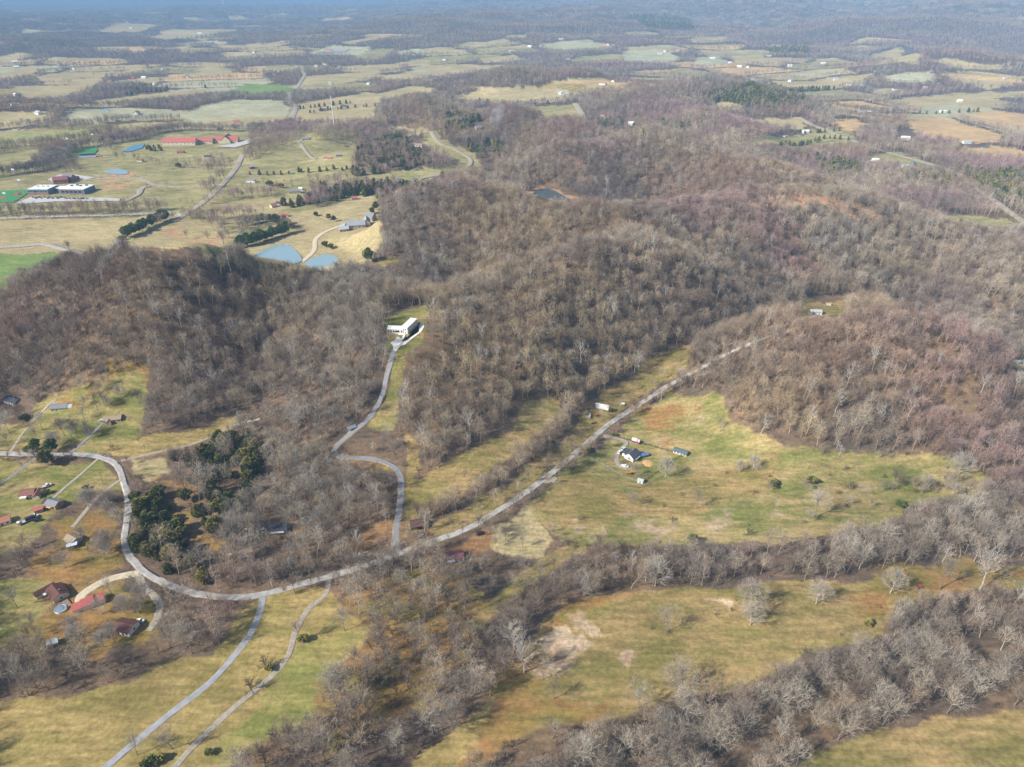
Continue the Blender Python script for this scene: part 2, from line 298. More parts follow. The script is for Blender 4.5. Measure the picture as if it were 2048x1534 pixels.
def farmland(x, y, z):
    """parcels on the far valley floors: tone number, or -1 where wood or hedgerow stands"""
    X = (x * .94 + y * .34) / 300; Y = (-x * .34 + y * .94) / 205; ix = np.floor(X); iy = np.floor(Y)
    d1 = np.full(x.shape, 9.); d2 = np.full(x.shape, 9.); cid = np.zeros(x.shape)
    for a in (-1, 0, 1):
        for b in (-1, 0, 1):
            jx, jy = ix + a, iy + b; d = np.maximum(np.abs(X - jx - .15 - .7 * _hash(jx, jy, 61)), np.abs(Y - jy - .15 - .7 * _hash(jx, jy, 62))); c = _hash(jx, jy, 63)
            n = d < d1; d2 = np.where(n, d1, np.minimum(d2, d)); cid = np.where(n, c, cid); d1 = np.where(n, d, d1)
    D = np.hypot(x, y); side = x / np.maximum(y, 1)
    p = (1 - sstep(14, 58, z)) * sstep(1450, 1800, D) * (1 - sstep(6500, 10000, D)) * (1 - .5 * sstep(3800, 5500, D)) * (.60 + .5 * (fbm(x / 900, y / 900, 64, 2) - .5) - .12 * side - .35 * sstep(-.05, .3, side) * sstep(2900, 3600, D))
    return np.where((cid < p) & (d2 - d1 > .085), np.floor(cid / np.maximum(p, .01) * 6.99).astype(int), -1)
FARM = ['tan', 'pale', 'straw', 'tan', 'orange', 'meadow', 'tan']
# raster of the open ground as the photo shows it, used to keep trees from standing in front of it
MH, MW = 1640, 2240; OX, OY = 96, 40
def fill(mask, pts, val=1):
    p = np.array(pts, float) + (OX, OY)
    x0, y0 = np.maximum(np.floor(p.min(0)).astype(int), 0); x1, y1 = np.ceil(p.max(0)).astype(int) + 1
    x1, y1 = min(x1, mask.shape[1]), min(y1, mask.shape[0])
    if x1 <= x0 or y1 <= y0: return
    X, Y = np.meshgrid(np.arange(x0, x1) + .5, np.arange(y0, y1) + .5)
    mask[y0:y1, x0:x1][inpoly(X, Y, p)] = val
def inpoly(X, Y, p):
    r = np.zeros(X.shape, bool); n = len(p)
    for i in range(n):
        (ax, ay), (bx, by) = p[i], p[(i + 1) % n]
        if ay == by: continue
        r ^= ((ay > Y) != (by > Y)) & (X < (bx - ax) * (Y - ay) / (by - ay) + ax)
    return r
def look(mask, u, v):
    iu = np.clip((u + OX).astype(int), 0, MW - 1); iv = np.clip((v + OY).astype(int), 0, MH - 1); return mask[iv, iu]
# ------------------------------------------------------------------ roads, drives, ponds: outlines
ROADS = [  # name, width (m), tone, photo pixels, lift, label
 ('road', 3.7, 'asphalt', [(-60, 903), (60, 909), (140, 909), (200, 914), (235, 932), (248, 965), (257, 1000), (255, 1040), (250, 1080), (262, 1115), (300, 1150), (360, 1178), (430, 1193), (500, 1193), (560, 1180), (640, 1158), (720, 1135), (800, 1107), (860, 1085), (930, 1060), (980, 1032), (1030, 1000), (1080, 965), (1130, 925), (1180, 882), (1220, 848), (1270, 815), (1330, 775), (1400, 738), (1460, 705), (1500, 688)]),
 ('gravel_track', 1.6, 'gravel', [(1500, 688), (1540, 672), (1585, 650), (1625, 632)]),
 ('driveway', 2.9, 'dark', [(797, 1104), (791, 1070), (797, 1030), (802, 990), (800, 952), (785, 932), (750, 919), (700, 916), (674, 910), (670, 896), (700, 868), (735, 840), (762, 800), (772, 760), (783, 720), (790, 697)]),
 ('road', 2.8, 'blue', [(526, 1192), (522, 1215), (505, 1260), (470, 1310), (420, 1365), (350, 1420), (270, 1485), (215, 1532), (150, 1580)]),
 ('gravel_track', 2.3, 'gravel', [(658, 1160), (650, 1190), (620, 1215), (592, 1260), (577, 1310), (540, 1355), (480, 1405), (430, 1450), (380, 1500), (345, 1540), (310, 1580)]),
 ('gravel_track', 1.7, 'gravel', [(20, 905), (45, 868), (65, 845), (95, 812), (112, 800)]),
 ('driveway', 1.7, 'dark', [(140, 908), (168, 884), (190, 862), (206, 846)]),
 ('gravel_track', 1.7, 'gravel', [(242, 922), (300, 908), (370, 893), (420, 875), (475, 848), (520, 838)]),
 ('driveway', 1.7, 'gravel', [(196, 918), (160, 950), (130, 975), (105, 998)]),
 ('driveway', 2.0, 'gravel', [(244, 958), (215, 978), (190, 1000), (165, 1030), (145, 1055)]),
 ('driveway', 1.7, 'dark', [(-60, 1010), (20, 955), (72, 916)]),
 ('driveway', 4.2, 'sand', [(278, 1146), (235, 1154), (205, 1164), (180, 1178), (162, 1192), (160, 1210)]),
 ('gravel_track', 2.8, 'gravel', [(276, 1146), (288, 1172), (308, 1192), (320, 1212), (312, 1240), (298, 1262)]),
 ('driveway', 2.6, 'gravel', [(1206, 872), (1232, 876), (1254, 884), (1245, 896), (1234, 910), (1236, 928), (1250, 936), (1262, 934)]),
 ('driveway', 2.6, 'gravel', [(1250, 882), (1264, 884), (1276, 886)]),
 ('driveway', 4.0, 'gravel', [(1085, 962), (1100, 958), (1112, 962)]),
 ('road', 8.0, 'gravel', [(345, 445), (400, 410), (440, 375), (470, 340), (487, 308)]),
 ('road', 7.0, 'asphalt', [(-60, 439), (150, 433), (340, 427), (365, 432)]),
 ('road', 7.0, 'asphalt', [(-60, 500), (30, 494), (90, 490), (130, 500), (165, 508)]),
 ('road', 7.0, 'asphalt', [(222, 500), (245, 475), (268, 455), (295, 447)]),
 ('driveway', 7.0, 'gravel', [(430, 372), (360, 374), (310, 371), (285, 377), (276, 390), (240, 408)]),
 ('driveway', 7.0, 'gravel', [(310, 371), (288, 360), (265, 357), (200, 358), (160, 362)]),
 ('road', 10.0, 'gravel', [(578, 248), (592, 215), (578, 198), (600, 166), (609, 148), (592, 131)]),
 ('driveway', 5.0, 'sand', [(604, 524), (628, 502), (632, 478), (655, 462), (692, 448)]),
 ('driveway', 6.0, 'gravel', [(852, 262), (872, 280), (912, 300), (940, 318), (936, 334), (905, 346), (862, 353), (840, 358)]),
 ('road', 8.0, 'gravel', [(1598, 235), (1650, 260), (1730, 290), (1760, 300), (1850, 325), (1900, 340), (1922, 352), (1950, 376), (1990, 402), (2030, 432), (2075, 462)]),
 ('road', 9.0, 'gravel', [(1902, 231), (1960, 250), (2080, 281)]),
 ('road', 10.0, 'gravel', [(1150, 207), (1168, 237)]),
 ('driveway', 5.0, 'gravel', [(597, 282), (610, 300), (634, 318)]),
]
def smooth_path(P, step):
    P = np.array(P, float); Q = np.vstack([2 * P[0] - P[1], P, 2 * P[-1] - P[-2]]); out = []
    for i in range(1, len(Q) - 2):
        n = max(2, int(np.linalg.norm(Q[i + 1] - Q[i]) / step)); t = np.arange(n)[:, None] / n
        a, b, c, d = Q[i - 1], Q[i], Q[i + 1], Q[i + 2]
        out.append(.5 * (2 * b + (c - a) * t + (2 * a - 5 * b + 4 * c - d) * t * t + (3 * b - a - 3 * c + d) * t ** 3))
    out.append(P[-1:]); return np.vstack(out)
ROADW = []
for nm, w, tone, px in ROADS:
    P = [hit(u, v) for u, v in px]; far = np.hypot(*P[len(P) // 2])
    ROADW.append((smooth_path(P, 2.0 if far < 700 else 6.0), w, tone, nm, far))
CLEAR = np.zeros((MH, MW), np.uint8); ROADM = np.zeros((MH, MW), np.uint8)
for k, pts in FIELDS:
    if not (k == 'clay' and pts[0][0] == 1470): fill(CLEAR, pts)
PONDS = [[(505, 513), (530, 498), (555, 490), (578, 490), (600, 510), (600, 524), (560, 528)], [(606, 527), (630, 514), (655, 508), (674, 515), (676, 532), (640, 540)],
         [(1058, 393), (1075, 380), (1097, 377), (1120, 387), (1142, 402), (1110, 408), (1075, 404)], [(205, 345), (225, 338), (250, 340), (256, 347), (235, 349)]]
OPEN = [  # plots with buildings
 [(658, 880), (700, 868), (716, 905), (720, 926), (662, 922)], [(690, 880), (745, 840), (770, 870), (720, 905)], [(535, 1052), (588, 1050), (588, 1064), (535, 1066)],  [(765, 625), (850, 610), (860, 690), (780, 705)], [(85, 1170), (160, 1160), (205, 1195), (210, 1235), (90, 1250)], [(222, 1228), (300, 1232), (290, 1278), (225, 1278)],
 [(30, 962), (140, 965), (140, 1055), (30, 1055)], [(-60, 1020), (30, 1030), (25, 1065), (-60, 1075)], [(-10, 785), (60, 785), (65, 820), (0, 825)], [(90, 790), (160, 790), (155, 830), (85, 830)], [(190, 815), (255, 820), (250, 860), (190, 860)],
 [(688, 840), (725, 838), (725, 872), (688, 872)], 
 [(1210, 865), (1300, 870), (1390, 895), (1370, 925), (1290, 980), (1220, 945)], [(1165, 800), (1255, 795), (1250, 860), (1170, 860)], [(1600, 595), (1690, 592), (1690, 640), (1600, 640)],
 [(1785, 1135), (1860, 1135), (1860, 1195), (1785, 1195)], [(-60, 365), (210, 350), (275, 372), (275, 412), (120, 425), (-60, 425)], [(130, 285), (210, 285), (205, 325), (130, 325)], [(315, 268), (500, 262), (500, 300), (315, 305)], [(225, 285), (330, 280), (330, 312), (225, 312)],
 [(560, 405), (610, 405), (605, 440), (530, 440)], [(660, 425), (760, 425), (760, 475), (660, 475)], [(690, 385), (730, 385), (730, 408), (690, 408)], [(815, 280), (860, 280), (860, 302), (815, 302)], [(940, 245), (980, 245), (980, 265), (940, 265)], [(930, 330), (990, 328), (990, 345), (930, 345)],
 [(780, 348), (885, 343), (885, 365), (780, 368)], [(1240, 236), (1285, 236), (1285, 254), (1240, 254)], [(600, 268), (630, 268), (630, 285), (600, 285)], [(560, 375), (625, 370), (625, 398), (560, 398)], [(480, 322), (520, 322), (520, 375), (480, 375)],
 [(400, 300), (435, 300), (435, 325), (400, 325)], [(335, 295), (385, 295), (385, 312), (335, 312)], [(640, 305), (700, 285), (715, 300), (680, 325), (640, 325)], [(1175, 225), (1215, 222), (1215, 240), (1175, 240)], [(1070, 290), (1105, 290), (1105, 303), (1070, 303)],
 [(1590, 255), (1640, 255), (1640, 292), (1590, 292)], [(1790, 262), (1830, 262), (1830, 285), (1790, 285)], [(1915, 275), (1970, 275), (1970, 300), (1915, 300)], [(1735, 310), (1770, 310), (1770, 330), (1735, 330)], [(1800, 320), (1850, 322), (1850, 340), (1800, 338)],
]
OPENM = np.zeros((MH, MW), np.uint8)
for p in OPEN: fill(OPENM, p)
for p in PONDS + OPEN: fill(CLEAR, p)
for P, w, tone, nm, far in ROADW:
    x, y = P[:, 0], P[:, 1]; u, v, dep = project(x, y, ground(x, y)); rr = np.maximum(2.2, w * .55 * FPX / dep)
    for a, b, r in zip(u, v, rr):
        if -80 < a < 2130 and -30 < b < 1590 and not (a > 1455 and 600 < b < 705): ROADM[int(b + OY - r * .7):int(b + OY + r * .7) + 1, int(a + OX - r):int(a + OX + r) + 1] = 1 if w == 3.7 else 2
# ------------------------------------------------------------------ ground sheet
def build_ground():
    na, nr = 1080, 1050
    sp = np.linspace(-1, 1, na); rr = np.concatenate([[20, 60], np.geomspace(95, 4000, nr - 200), np.geomspace(4030, 32000, 198)])
    A, RR = np.meshgrid(sp, rr); X = (A * (RR * .88 + 110)).ravel(); Y = RR.ravel() - 4; RR = np.hypot(X, Y)
    Z = ground(X, Y); D = RR.ravel(); n = len(X)
    c1 = np.empty((n, 4), np.float32); c2 = np.empty((n, 4), np.float32); c1[:, 3] = c2[:, 3] = 1
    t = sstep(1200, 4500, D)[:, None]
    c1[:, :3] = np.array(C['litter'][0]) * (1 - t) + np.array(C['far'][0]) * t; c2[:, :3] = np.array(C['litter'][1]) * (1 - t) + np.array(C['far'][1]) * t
    sc = np.clip(D / 420, .6, 4)       # ragged edges
    jx = X + sc * (7 * (vnoise(X / 14, Y / 14, 71) - .5) + 3 * (vnoise(X / 3.5, Y / 3.5, 73) - .5)); jy = Y + sc * (7 * (vnoise(X / 14, Y / 14, 72) - .5) + 3 * (vnoise(X / 3.5, Y / 3.5, 74) - .5))
    lt = (np.clip((fbm(X / 55, Y / 55, 141, 3) - .46) * 5, 0, 1) * (D < 1500))[:, None].astype(np.float32); c1[:, :3] += (np.array((.235, .155, .085), np.float32) - c1[:, :3]) * lt * .8; c2[:, :3] += (np.array((.17, .115, .07), np.float32) - c2[:, :3]) * lt * .6
    fm = farmland(jx, jy, raw_ground(X, Y))
    for i, k in enumerate(FARM): q = fm == i; c1[q, :3] = C[k][0]; c2[q, :3] = C[k][1]
    for k, pts in BASE + FIELDS:
        p = np.array([hit(u, v) for u, v in pts]); dm = np.hypot(*p.mean(0)); s_ = SOFT.get(k, 1.0)
        if k in ('olive', 'green') and dm > 800: k = 'meadow'
        lo = p.min(0) - 14 * s_; hi = p.max(0) + 14 * s_
        m = np.nonzero((X > lo[0]) & (X < hi[0]) & (Y > lo[1]) & (Y < hi[1]))[0]; cov = np.zeros(len(m))
        for j in range(5):
            ex = X[m] + (jx[m] - X[m]) * s_ + sc[m] * s_ * 1.6 * (_hash(m, m * 0 + j, 3) - .5); ey = Y[m] + (jy[m] - Y[m]) * s_ + sc[m] * s_ * 1.6 * (_hash(m, m * 0 + j, 4) - .5); cov += inpoly(ex, ey, p) / 5
        w_ = cov[:, None].astype(np.float32); c1[m, :3] += (np.array(C[k][0], np.float32) - c1[m, :3]) * w_; c2[m, :3] += (np.array(C[k][1], np.float32) - c2[m, :3]) * w_
    me = bpy.data.meshes.new('ground'); F = (na - 1) * (nr - 1)
    me.vertices.add(n); me.vertices.foreach_set('co', np.stack([X, Y, Z], 1).astype(np.float32).ravel())
    nrow = len(rr); i = np.arange(na * nrow).reshape(nrow, na); q = np.stack([i[:-1, :-1], i[:-1, 1:], i[1:, 1:], i[1:, :-1]], -1).reshape(-1, 4)[:, ::-1]
    me.loops.add(q.size); me.loops.foreach_set('vertex_index', q.ravel().astype(np.int32)); me.polygons.add(len(q))
    me.polygons.foreach_set('loop_start', np.arange(0, q.size, 4, dtype=np.int32)); me.polygons.foreach_set('use_smooth', np.ones(len(q), bool))
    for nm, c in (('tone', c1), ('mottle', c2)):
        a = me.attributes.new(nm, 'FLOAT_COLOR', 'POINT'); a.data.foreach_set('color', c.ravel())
    me.update(calc_edges=True)
    m, nt, N, L, B = _mat('ground'); geo = N.new('ShaderNodeNewGeometry')
    def noise(scale, detail, rough=.55, vec=None):
        k = N.new('ShaderNodeTexNoise'); k.inputs['Scale'].default_value = scale; k.inputs['Detail'].default_value = detail; k.inputs['Roughness'].default_value = rough
        L.new(vec or geo.outputs['Position'], k.inputs['Vector']); return k.outputs['Fac']
    def rng(v, a, b, c, d):
        k = N.new('ShaderNodeMapRange'); k.inputs[1].default_value = a; k.inputs[2].default_value = b; k.inputs[3].default_value = c; k.inputs[4].default_value = d; L.new(v, k.inputs[0]); return k.outputs[0]
    a1 = N.new('ShaderNodeAttribute'); a1.attribute_name = 'tone'; a2 = N.new('ShaderNodeAttribute'); a2.attribute_name = 'mottle'
    mp = N.new('ShaderNodeMapping'); mp.inputs['Rotation'].default_value = (0, 0, .6); mp.inputs['Scale'].default_value = (.22, 1.1, 1); L.new(geo.outputs['Position'], mp.inputs['Vector'])
    mp2 = N.new('ShaderNodeMapping'); mp2.inputs['Rotation'].default_value = (0, 0, -.5); mp2.inputs['Scale'].default_value = (.62, 1.35, 1); L.new(geo.outputs['Position'], mp2.inputs['Vector'])
    fac = rng(noise(.045, 9, .70, mp2.outputs[0]), .42, .58, 0, 1)
    mix = N.new('ShaderNodeMix'); mix.data_type = 'RGBA'; L.new(fac, mix.inputs[0]); L.new(a1.outputs['Color'], mix.inputs[6]); L.new(a2.outputs['Color'], mix.inputs[7])
    g1 = rng(noise(.5, 5, .75), .28, .72, .62, 1.38); g2 = rng(noise(.35, 3, .6, mp.outputs[0]), .3, .7, .74, 1.26); g3 = rng(noise(.012, 4), .3, .7, .82, 1.18)
    mu = N.new('ShaderNodeMath'); mu.operation = 'MULTIPLY'; L.new(g1, mu.inputs[0]); L.new(g2, mu.inputs[1])
    mv = N.new('ShaderNodeMath'); mv.operation = 'MULTIPLY'; L.new(mu.outputs[0], mv.inputs[0]); L.new(g3, mv.inputs[1])
    sc_ = N.new('ShaderNodeVectorMath'); sc_.operation = 'SCALE'; L.new(mix.outputs[2], sc_.inputs[0]); L.new(mv.outputs[0], sc_.inputs['Scale'])
    L.new(sc_.outputs[0], B.inputs['Base Color']); B.inputs['Roughness'].default_value = 1; B.inputs['Specular IOR Level'].default_value = 0.05
    me.materials.append(m)
    return tag(link('ground', me), 'rolling winter ground of leaf litter, fields and meadows', 'ground', kind='structure')
build_ground()
TONES = dict(asphalt=solid('asphalt', (.40, .38, .35), .9, .2, .35), dark=solid('dark_asphalt', (.24, .24, .255), .9, .12, .5), blue=solid('worn_asphalt', (.33, .335, .345), .9, .16, .35),
             gravel=solid('gravel', (.36, .315, .25), .95, .2, .8), sand=solid('sandy_gravel', (.60, .50, .36), .95, .15, .8))
def ribbon(P, w, lift, sh=.14):
    x, y = P[:, 0], P[:, 1]; t = np.gradient(P, axis=0); t /= np.linalg.norm(t, axis=1)[:, None] + 1e-9; nx, ny = -t[:, 1], t[:, 0]
    mb = MB(); zs = ground(x, y); k = np.ones(5) / 5; zz = np.convolve(np.pad(zs, 2, 'edge'), k, 'valid')
    V = []; offs = [-.5 - sh, -.5, -.25, 0, .25, .5, .5 + sh]; cols = len(offs)
    for j, f in enumerate(offs):
        edge = j in (0, cols - 1); f = f * w * (1 + (.0 if edge else .07) * (vnoise(x / 6, y / 6, j) - .5)) + (np.sign(f) * w * .28 * (vnoise(x / 3.5, y / 3.5, 20 + j) - .62) if edge else 0)
        px, py = x + nx * f, y + ny * f; zz_ = np.maximum(np.maximum(zz, ground(px, py)), zs) + lift
        V.append(np.stack([px, py, ground(px, py) + .04 if edge else zz_], 1))
    V = np.stack(V, 1); n = len(P)
    fs = [((i + 1) * cols + j, (i + 1) * cols + j + 1, i * cols + j + 1, i * cols + j)[::-1] for i in range(n - 1) for j in range(cols - 1)]
    mb.add(V.reshape(-1, 3), [f[::-1] for f in fs]); mb.mi = [1 if j in (0, cols - 2) else 0 for i in range(n - 1) for j in range(cols - 1)]; return mb
VERGE = solid('verge', (.30, .235, .14), 1, .35, .6)
for P, w, tone, nm, far in ROADW:
    lift = .12 if far < 500 else (.3 if far < 900 else .8)
    tag(ribbon(P, w, sh=.05 if tone == 'asphalt' else .14, lift=lift + .004 * ROADS.index(next(r for r in ROADS if r[0] == nm))).build(nm, [TONES[tone], VERGE], smooth=True), kind='structure')
m_, nt, N, L, B = _mat('pond_water'); B.inputs['Base Color'].default_value = (.27, .38, .43, 1); B.inputs['Roughness'].default_value = .04; B.inputs['Specular IOR Level'].default_value = .9; B.inputs['IOR'].default_value = 1.33  # pale blue base colour stands in for part of the sky's reflection
no = N.new('ShaderNodeTexNoise'); no.inputs['Scale'].default_value = .8; bp = N.new('ShaderNodeBump'); bp.inputs['Strength'].default_value = .05; L.new(no.outputs[0], bp.inputs['Height']); L.new(bp.outputs[0], B.inputs['Normal'])
dark = m_.copy(); dark.node_tree.nodes['Principled BSDF'].inputs['Base Color'].default_value = (.07, .10, .12, 1)
for p in PONDS:
    q = np.mean(p, axis=0); z = hitz(*q).z + .5
    P = smooth_path([plane_at(u, v, z) for u, v in p + p[:1]], 3.0)[:-1]; print('pond', z, P.min(0), P.max(0), ground(P[:, 0], P[:, 1]).max())
    tag(MB().add([(a, b, z) for a, b in P], [tuple(range(len(P)))]).build('pond', dark if p is PONDS[2] else m_), kind='structure')
# ------------------------------------------------------------------ trees
def _frame(d):
    h = np.array([0, 0, 1.]) if abs(d[2]) < .9 else np.array([1., 0, 0]); a = np.cross(d, h); a /= np.linalg.norm(a); return a, np.cross(d, a)
class Twigs:
    def __init__(self): self.v = []; self.f = []
    def tube(self, p, q, r0, r1, n):
        d = q - p; L_ = np.linalg.norm(d) + 1e-9; a, b = _frame(d / L_); o = len(self.v)
        an = np.arange(n) * 2 * math.pi / n; ring = np.cos(an)[:, None] * a + np.sin(an)[:, None] * b
        if r1 <= 0:
            self.v += list(p + ring * r0) + [q]; self.f += [(o + i, o + (i + 1) % n, o + n) for i in range(n)]
        else:
            self.v += list(p + ring * r0) + list(q + ring * r1); self.f += [(o + i, o + (i + 1) % n, o + n + (i + 1) % n, o + n + i) for i in range(n)]
    def blade(self, p, q, w, rg):
        d = q - p; a, b = _frame(d / (np.linalg.norm(d) + 1e-9)); t = rg.uniform(0, math.pi); s = (a * math.cos(t) + b * math.sin(t)) * w * .5; o = len(self.v)
        self.v += [p - s, p + s, q]; self.f += [(o, o + 1, o + 2)]
    def mesh(self, name, mat):
        me = bpy.data.meshes.new(name); me.from_pydata([tuple(map(float, p)) for p in self.v], [], self.f); me.materials.append(mat); return me
def _turn(d, ang, rg):
    a, b = _frame(d); t = rg.uniform(0, 2 * math.pi); e = d * math.cos(ang) + (a * math.cos(t) + b * math.sin(t)) * math.sin(ang); return e / np.linalg.norm(e)
def grow_bare(seed, H, spread, n, widths, clear=.34, up=.35, lean=.04, fuzz=0):
    """a leafless tree: trunk, limbs, boughs, branchlets, twigs; n = children per level, widths in metres"""
    rg = np.random.default_rng(seed); trunk = Twigs(); crown = Twigs()
    base = np.array([0, 0, -.6]); r0 = widths[0]; fork = H * clear * rg.uniform(.85, 1.15)
    p = base; d = np.array([rg.normal(0, lean), rg.normal(0, lean), 1.]); d /= np.linalg.norm(d)
    pts = [p]; top = H * .74
    for k in range(4):
        p = p + d * (top / 4); d = d + np.array([rg.normal(0, .10), rg.normal(0, .10), .1]); d /= np.linalg.norm(d); pts.append(p)
    rad = [r0, r0 * .78, r0 * .6, r0 * .42, r0 * .22]
    for k in range(4):
        (trunk if pts[k + 1][2] < H * .62 else crown).tube(pts[k], pts[k + 1], rad[k], rad[k + 1], 5)
    def on(t):
        z = t * 4; k = min(int(z), 3); return pts[k] + (pts[k + 1] - pts[k]) * (z - k)
    a0 = rg.uniform(0, 6.28)
    for i in range(n[0]):
        t = fork / top + (1 - fork / top) * (i + rg.uniform(0, .7)) / n[0]; s = on(min(t, 1)); az = a0 + i * 2.4 + rg.normal(0, .3)
        el = R(24 + 50 * min(t, 1) ** 1.2) + rg.normal(0, .1); L1 = H * .45 * (1 - .45 * min(t, 1)) * rg.uniform(.85, 1.15) * (spread if el < 1.0 else 1)
        d1 = np.array([math.cos(az) * math.cos(el), math.sin(az) * math.cos(el), math.sin(el)])
        q = s; dd = d1; lim = [q]
        for k in range(2):
            q = q + dd * L1 * .5; dd = dd + np.array([0, 0, up]) + rg.normal(0, .13, 3); dd /= np.linalg.norm(dd); lim.append(q)
        crown.tube(lim[0], lim[1], widths[1], widths[1] * .6, 3); crown.tube(lim[1], lim[2], widths[1] * .6, widths[1] * .22, 3)
        for j in range(n[1]):
            t2 = (j + .4 + rg.uniform(0, .6)) / n[1]; s2 = lim[0] + (lim[1] - lim[0]) * t2 * 2 if t2 < .5 else lim[1] + (lim[2] - lim[1]) * (t2 * 2 - 1)
            d2 = _turn(dd if t2 > .5 else d1, rg.uniform(.4, .95), rg); d2 = d2 + np.array([0, 0, up * .7]); d2 /= np.linalg.norm(d2); L2 = L1 * rg.uniform(.34, .62)
            e2 = s2 + d2 * L2; crown.tube(s2, e2, widths[2], 0, 3)
            if n[2] == 0:
                for m in range(n[3]):
                    s3 = s2 + (e2 - s2) * rg.uniform(.1, 1); d3 = _turn(d2, rg.uniform(.2, .9), rg); crown.blade(s3, s3 + d3 * L2 * rg.uniform(.4, .9), widths[4], rg)
                continue
            for m in range(n[2]):
                s3 = s2 + (e2 - s2) * (m + rg.uniform(.3, 1)) / n[2]; d3 = _turn(d2, rg.uniform(.35, .8), rg); d3 = d3 + np.array([0, 0, up * .4]); d3 /= np.linalg.norm(d3); L3 = L2 * rg.uniform(.36, .6)
                e3 = s3 + d3 * L3; crown.blade(s3, e3, widths[3], rg)
                for w in range(n[3]):
                    s4 = s3 + (e3 - s3) * rg.uniform(.15, 1); d4 = _turn(d3, rg.uniform(.25, .8), rg); crown.blade(s4, s4 + d4 * L3 * rg.uniform(.45, .8), widths[4], rg)
    rx = H * .46 * (.25 + .75 * spread) * .80; rz = H * .36
    for i in range(fuzz):   # the fine outermost twigs that round the crown off
        a = rg.uniform(0, 6.283); ct = rg.uniform(-.35, 1); sn = math.sqrt(1 - ct * ct); d = np.array([math.cos(a) * sn, math.sin(a) * sn, ct]); k = rg.uniform(.72, 1.02) * (1 + .13 * math.sin(3 * a + seed) + .1 * math.sin(5 * a + 4 * ct))
        c = np.array([d[0] * rx * k, d[1] * rx * k, H * .63 + d[2] * rz * k]); e = _turn(np.array([d[0], d[1], d[2] + .4]) / np.linalg.norm([d[0], d[1], d[2] + .4]), rg.uniform(0, .7), rg)
        crown.blade(c, c + e * H * rg.uniform(.05, .10), widths[4], rg)
    return trunk, crown
def grow_cedar(seed, H, Wd, n, leaf, shape='cone'):
    """an evergreen: sprays of needles through the whole crown, denser towards its skin"""
    rg = np.random.default_rng(seed); trunk = Twigs(); crown = Twigs()
    trunk.tube(np.array([0, 0, -.5]), np.array([0, 0, H * .85]), .22, .04, 5)
    lob = rg.uniform(0, 6.28, 5)
    for i in range(n):
        t = rg.uniform(0, 1)
        if shape == 'cone': t = t ** 1.25; rad = Wd * .5 * (1 - t ** 1.6) ** .8 * (.6 + .4 * min(1, t * 6)); z = H * (.06 + .94 * t)
        else: z = H * (.3 + .7 * t); rad = Wd * .5 * math.sqrt(max(0, 1 - (2 * t - .85) ** 2 * .8))
        az = rg.uniform(0, 6.28); rad *= 1 + .28 * math.sin(2 * az + lob[0] + .9 * z) + .2 * math.sin(5 * az + lob[1] + 1.7 * z)
        rr = rad * math.sqrt(rg.uniform(.25, 1.05)); c = np.array([math.cos(az) * rr, math.sin(az) * rr, z + rg.normal(0, .15)])
        d = np.array([math.cos(az), math.sin(az), rg.uniform(.1, 1.1)]); d /= np.linalg.norm(d); d = _turn(d, rg.uniform(0, .7), rg); a, b = _frame(d); l = leaf * rg.uniform(.6, 1.3); th = rg.uniform(0, 3.14); s = (a * math.cos(th) + b * math.sin(th)) * l * .42; o = len(crown.v)
        crown.v += [c - d * l * .5, c + s, c + d * l * .6, c - s]; crown.f += [(o, o + 1, o + 2, o + 3)]
    return trunk, crown
BARK = bark('winter_bark', [(0, (0.150, 0.110, 0.081)), (.18, (0.333, 0.276, 0.209)), (.36, (0.451, 0.392, 0.310)), (.52, (0.184, 0.145, 0.120)), (.68, (0.510, 0.457, 0.371)), (.82, (0.343, 0.252, 0.173)), (.92, (0.412, 0.357, 0.284)), (1, (0.274, 0.236, 0.203))])
DOMEB = bark('silver_bark', [(0, (.40, .34, .28)), (.5, (.47, .42, .36)), (1, (.34, .285, .23))])
PALE = bark('pale_bark', [(0, (.47, .425, .36)), (.5, (.52, .47, .40)), (1, (.42, .37, .32))])
BARKF = bark('woodland_bark', [(0, (0.142, 0.110, 0.086)), (.18, (0.304, 0.252, 0.194)), (.34, (0.421, 0.367, 0.290)), (.5, (0.175, 0.142, 0.125)), (.66, (0.461, 0.411, 0.336)), (.8, (0.304, 0.231, 0.167)), (.9, (0.372, 0.327, 0.265)), (1, (0.208, 0.177, 0.159))])
_n = BARKF.node_tree; _a = _n.nodes.new('ShaderNodeAttribute'); _a.attribute_type = 'INSTANCER'; _a.attribute_name = 'tint'; _m = _n.nodes.new('ShaderNodeVectorMath'); _m.operation = 'MULTIPLY'
_b = _n.nodes['Principled BSDF'].inputs['Base Color']; _n.links.new(_b.links[0].from_socket, _m.inputs[0]); _n.links.new(_a.outputs['Vector'], _m.inputs[1]); _n.links.new(_m.outputs[0], _b)
SCRUB = bark('scrub_bark', [(0, (.11, .08, .055)), (.5, (.17, .125, .085)), (1, (.27, .21, .145))])
NEED = bark('cedar_needles', [(0, (.13, .155, .045)), (.4, (.20, .21, .058)), (.75, (.27, .25, .07)), (1, (.36, .30, .09))])
PINEM = bark('pine_needles', [(0, (.12, .18, .055)), (.5, (.17, .23, .07)), (1, (.24, .27, .08))])
TRUNK = solid('tree_trunk', (.22, .185, .15), .95, .3, 2.0)
def both(tw, name, m1, m2):
    return tw[0].mesh(name + '_trunk', m1), tw[1].mesh(name + '_crown', m2)
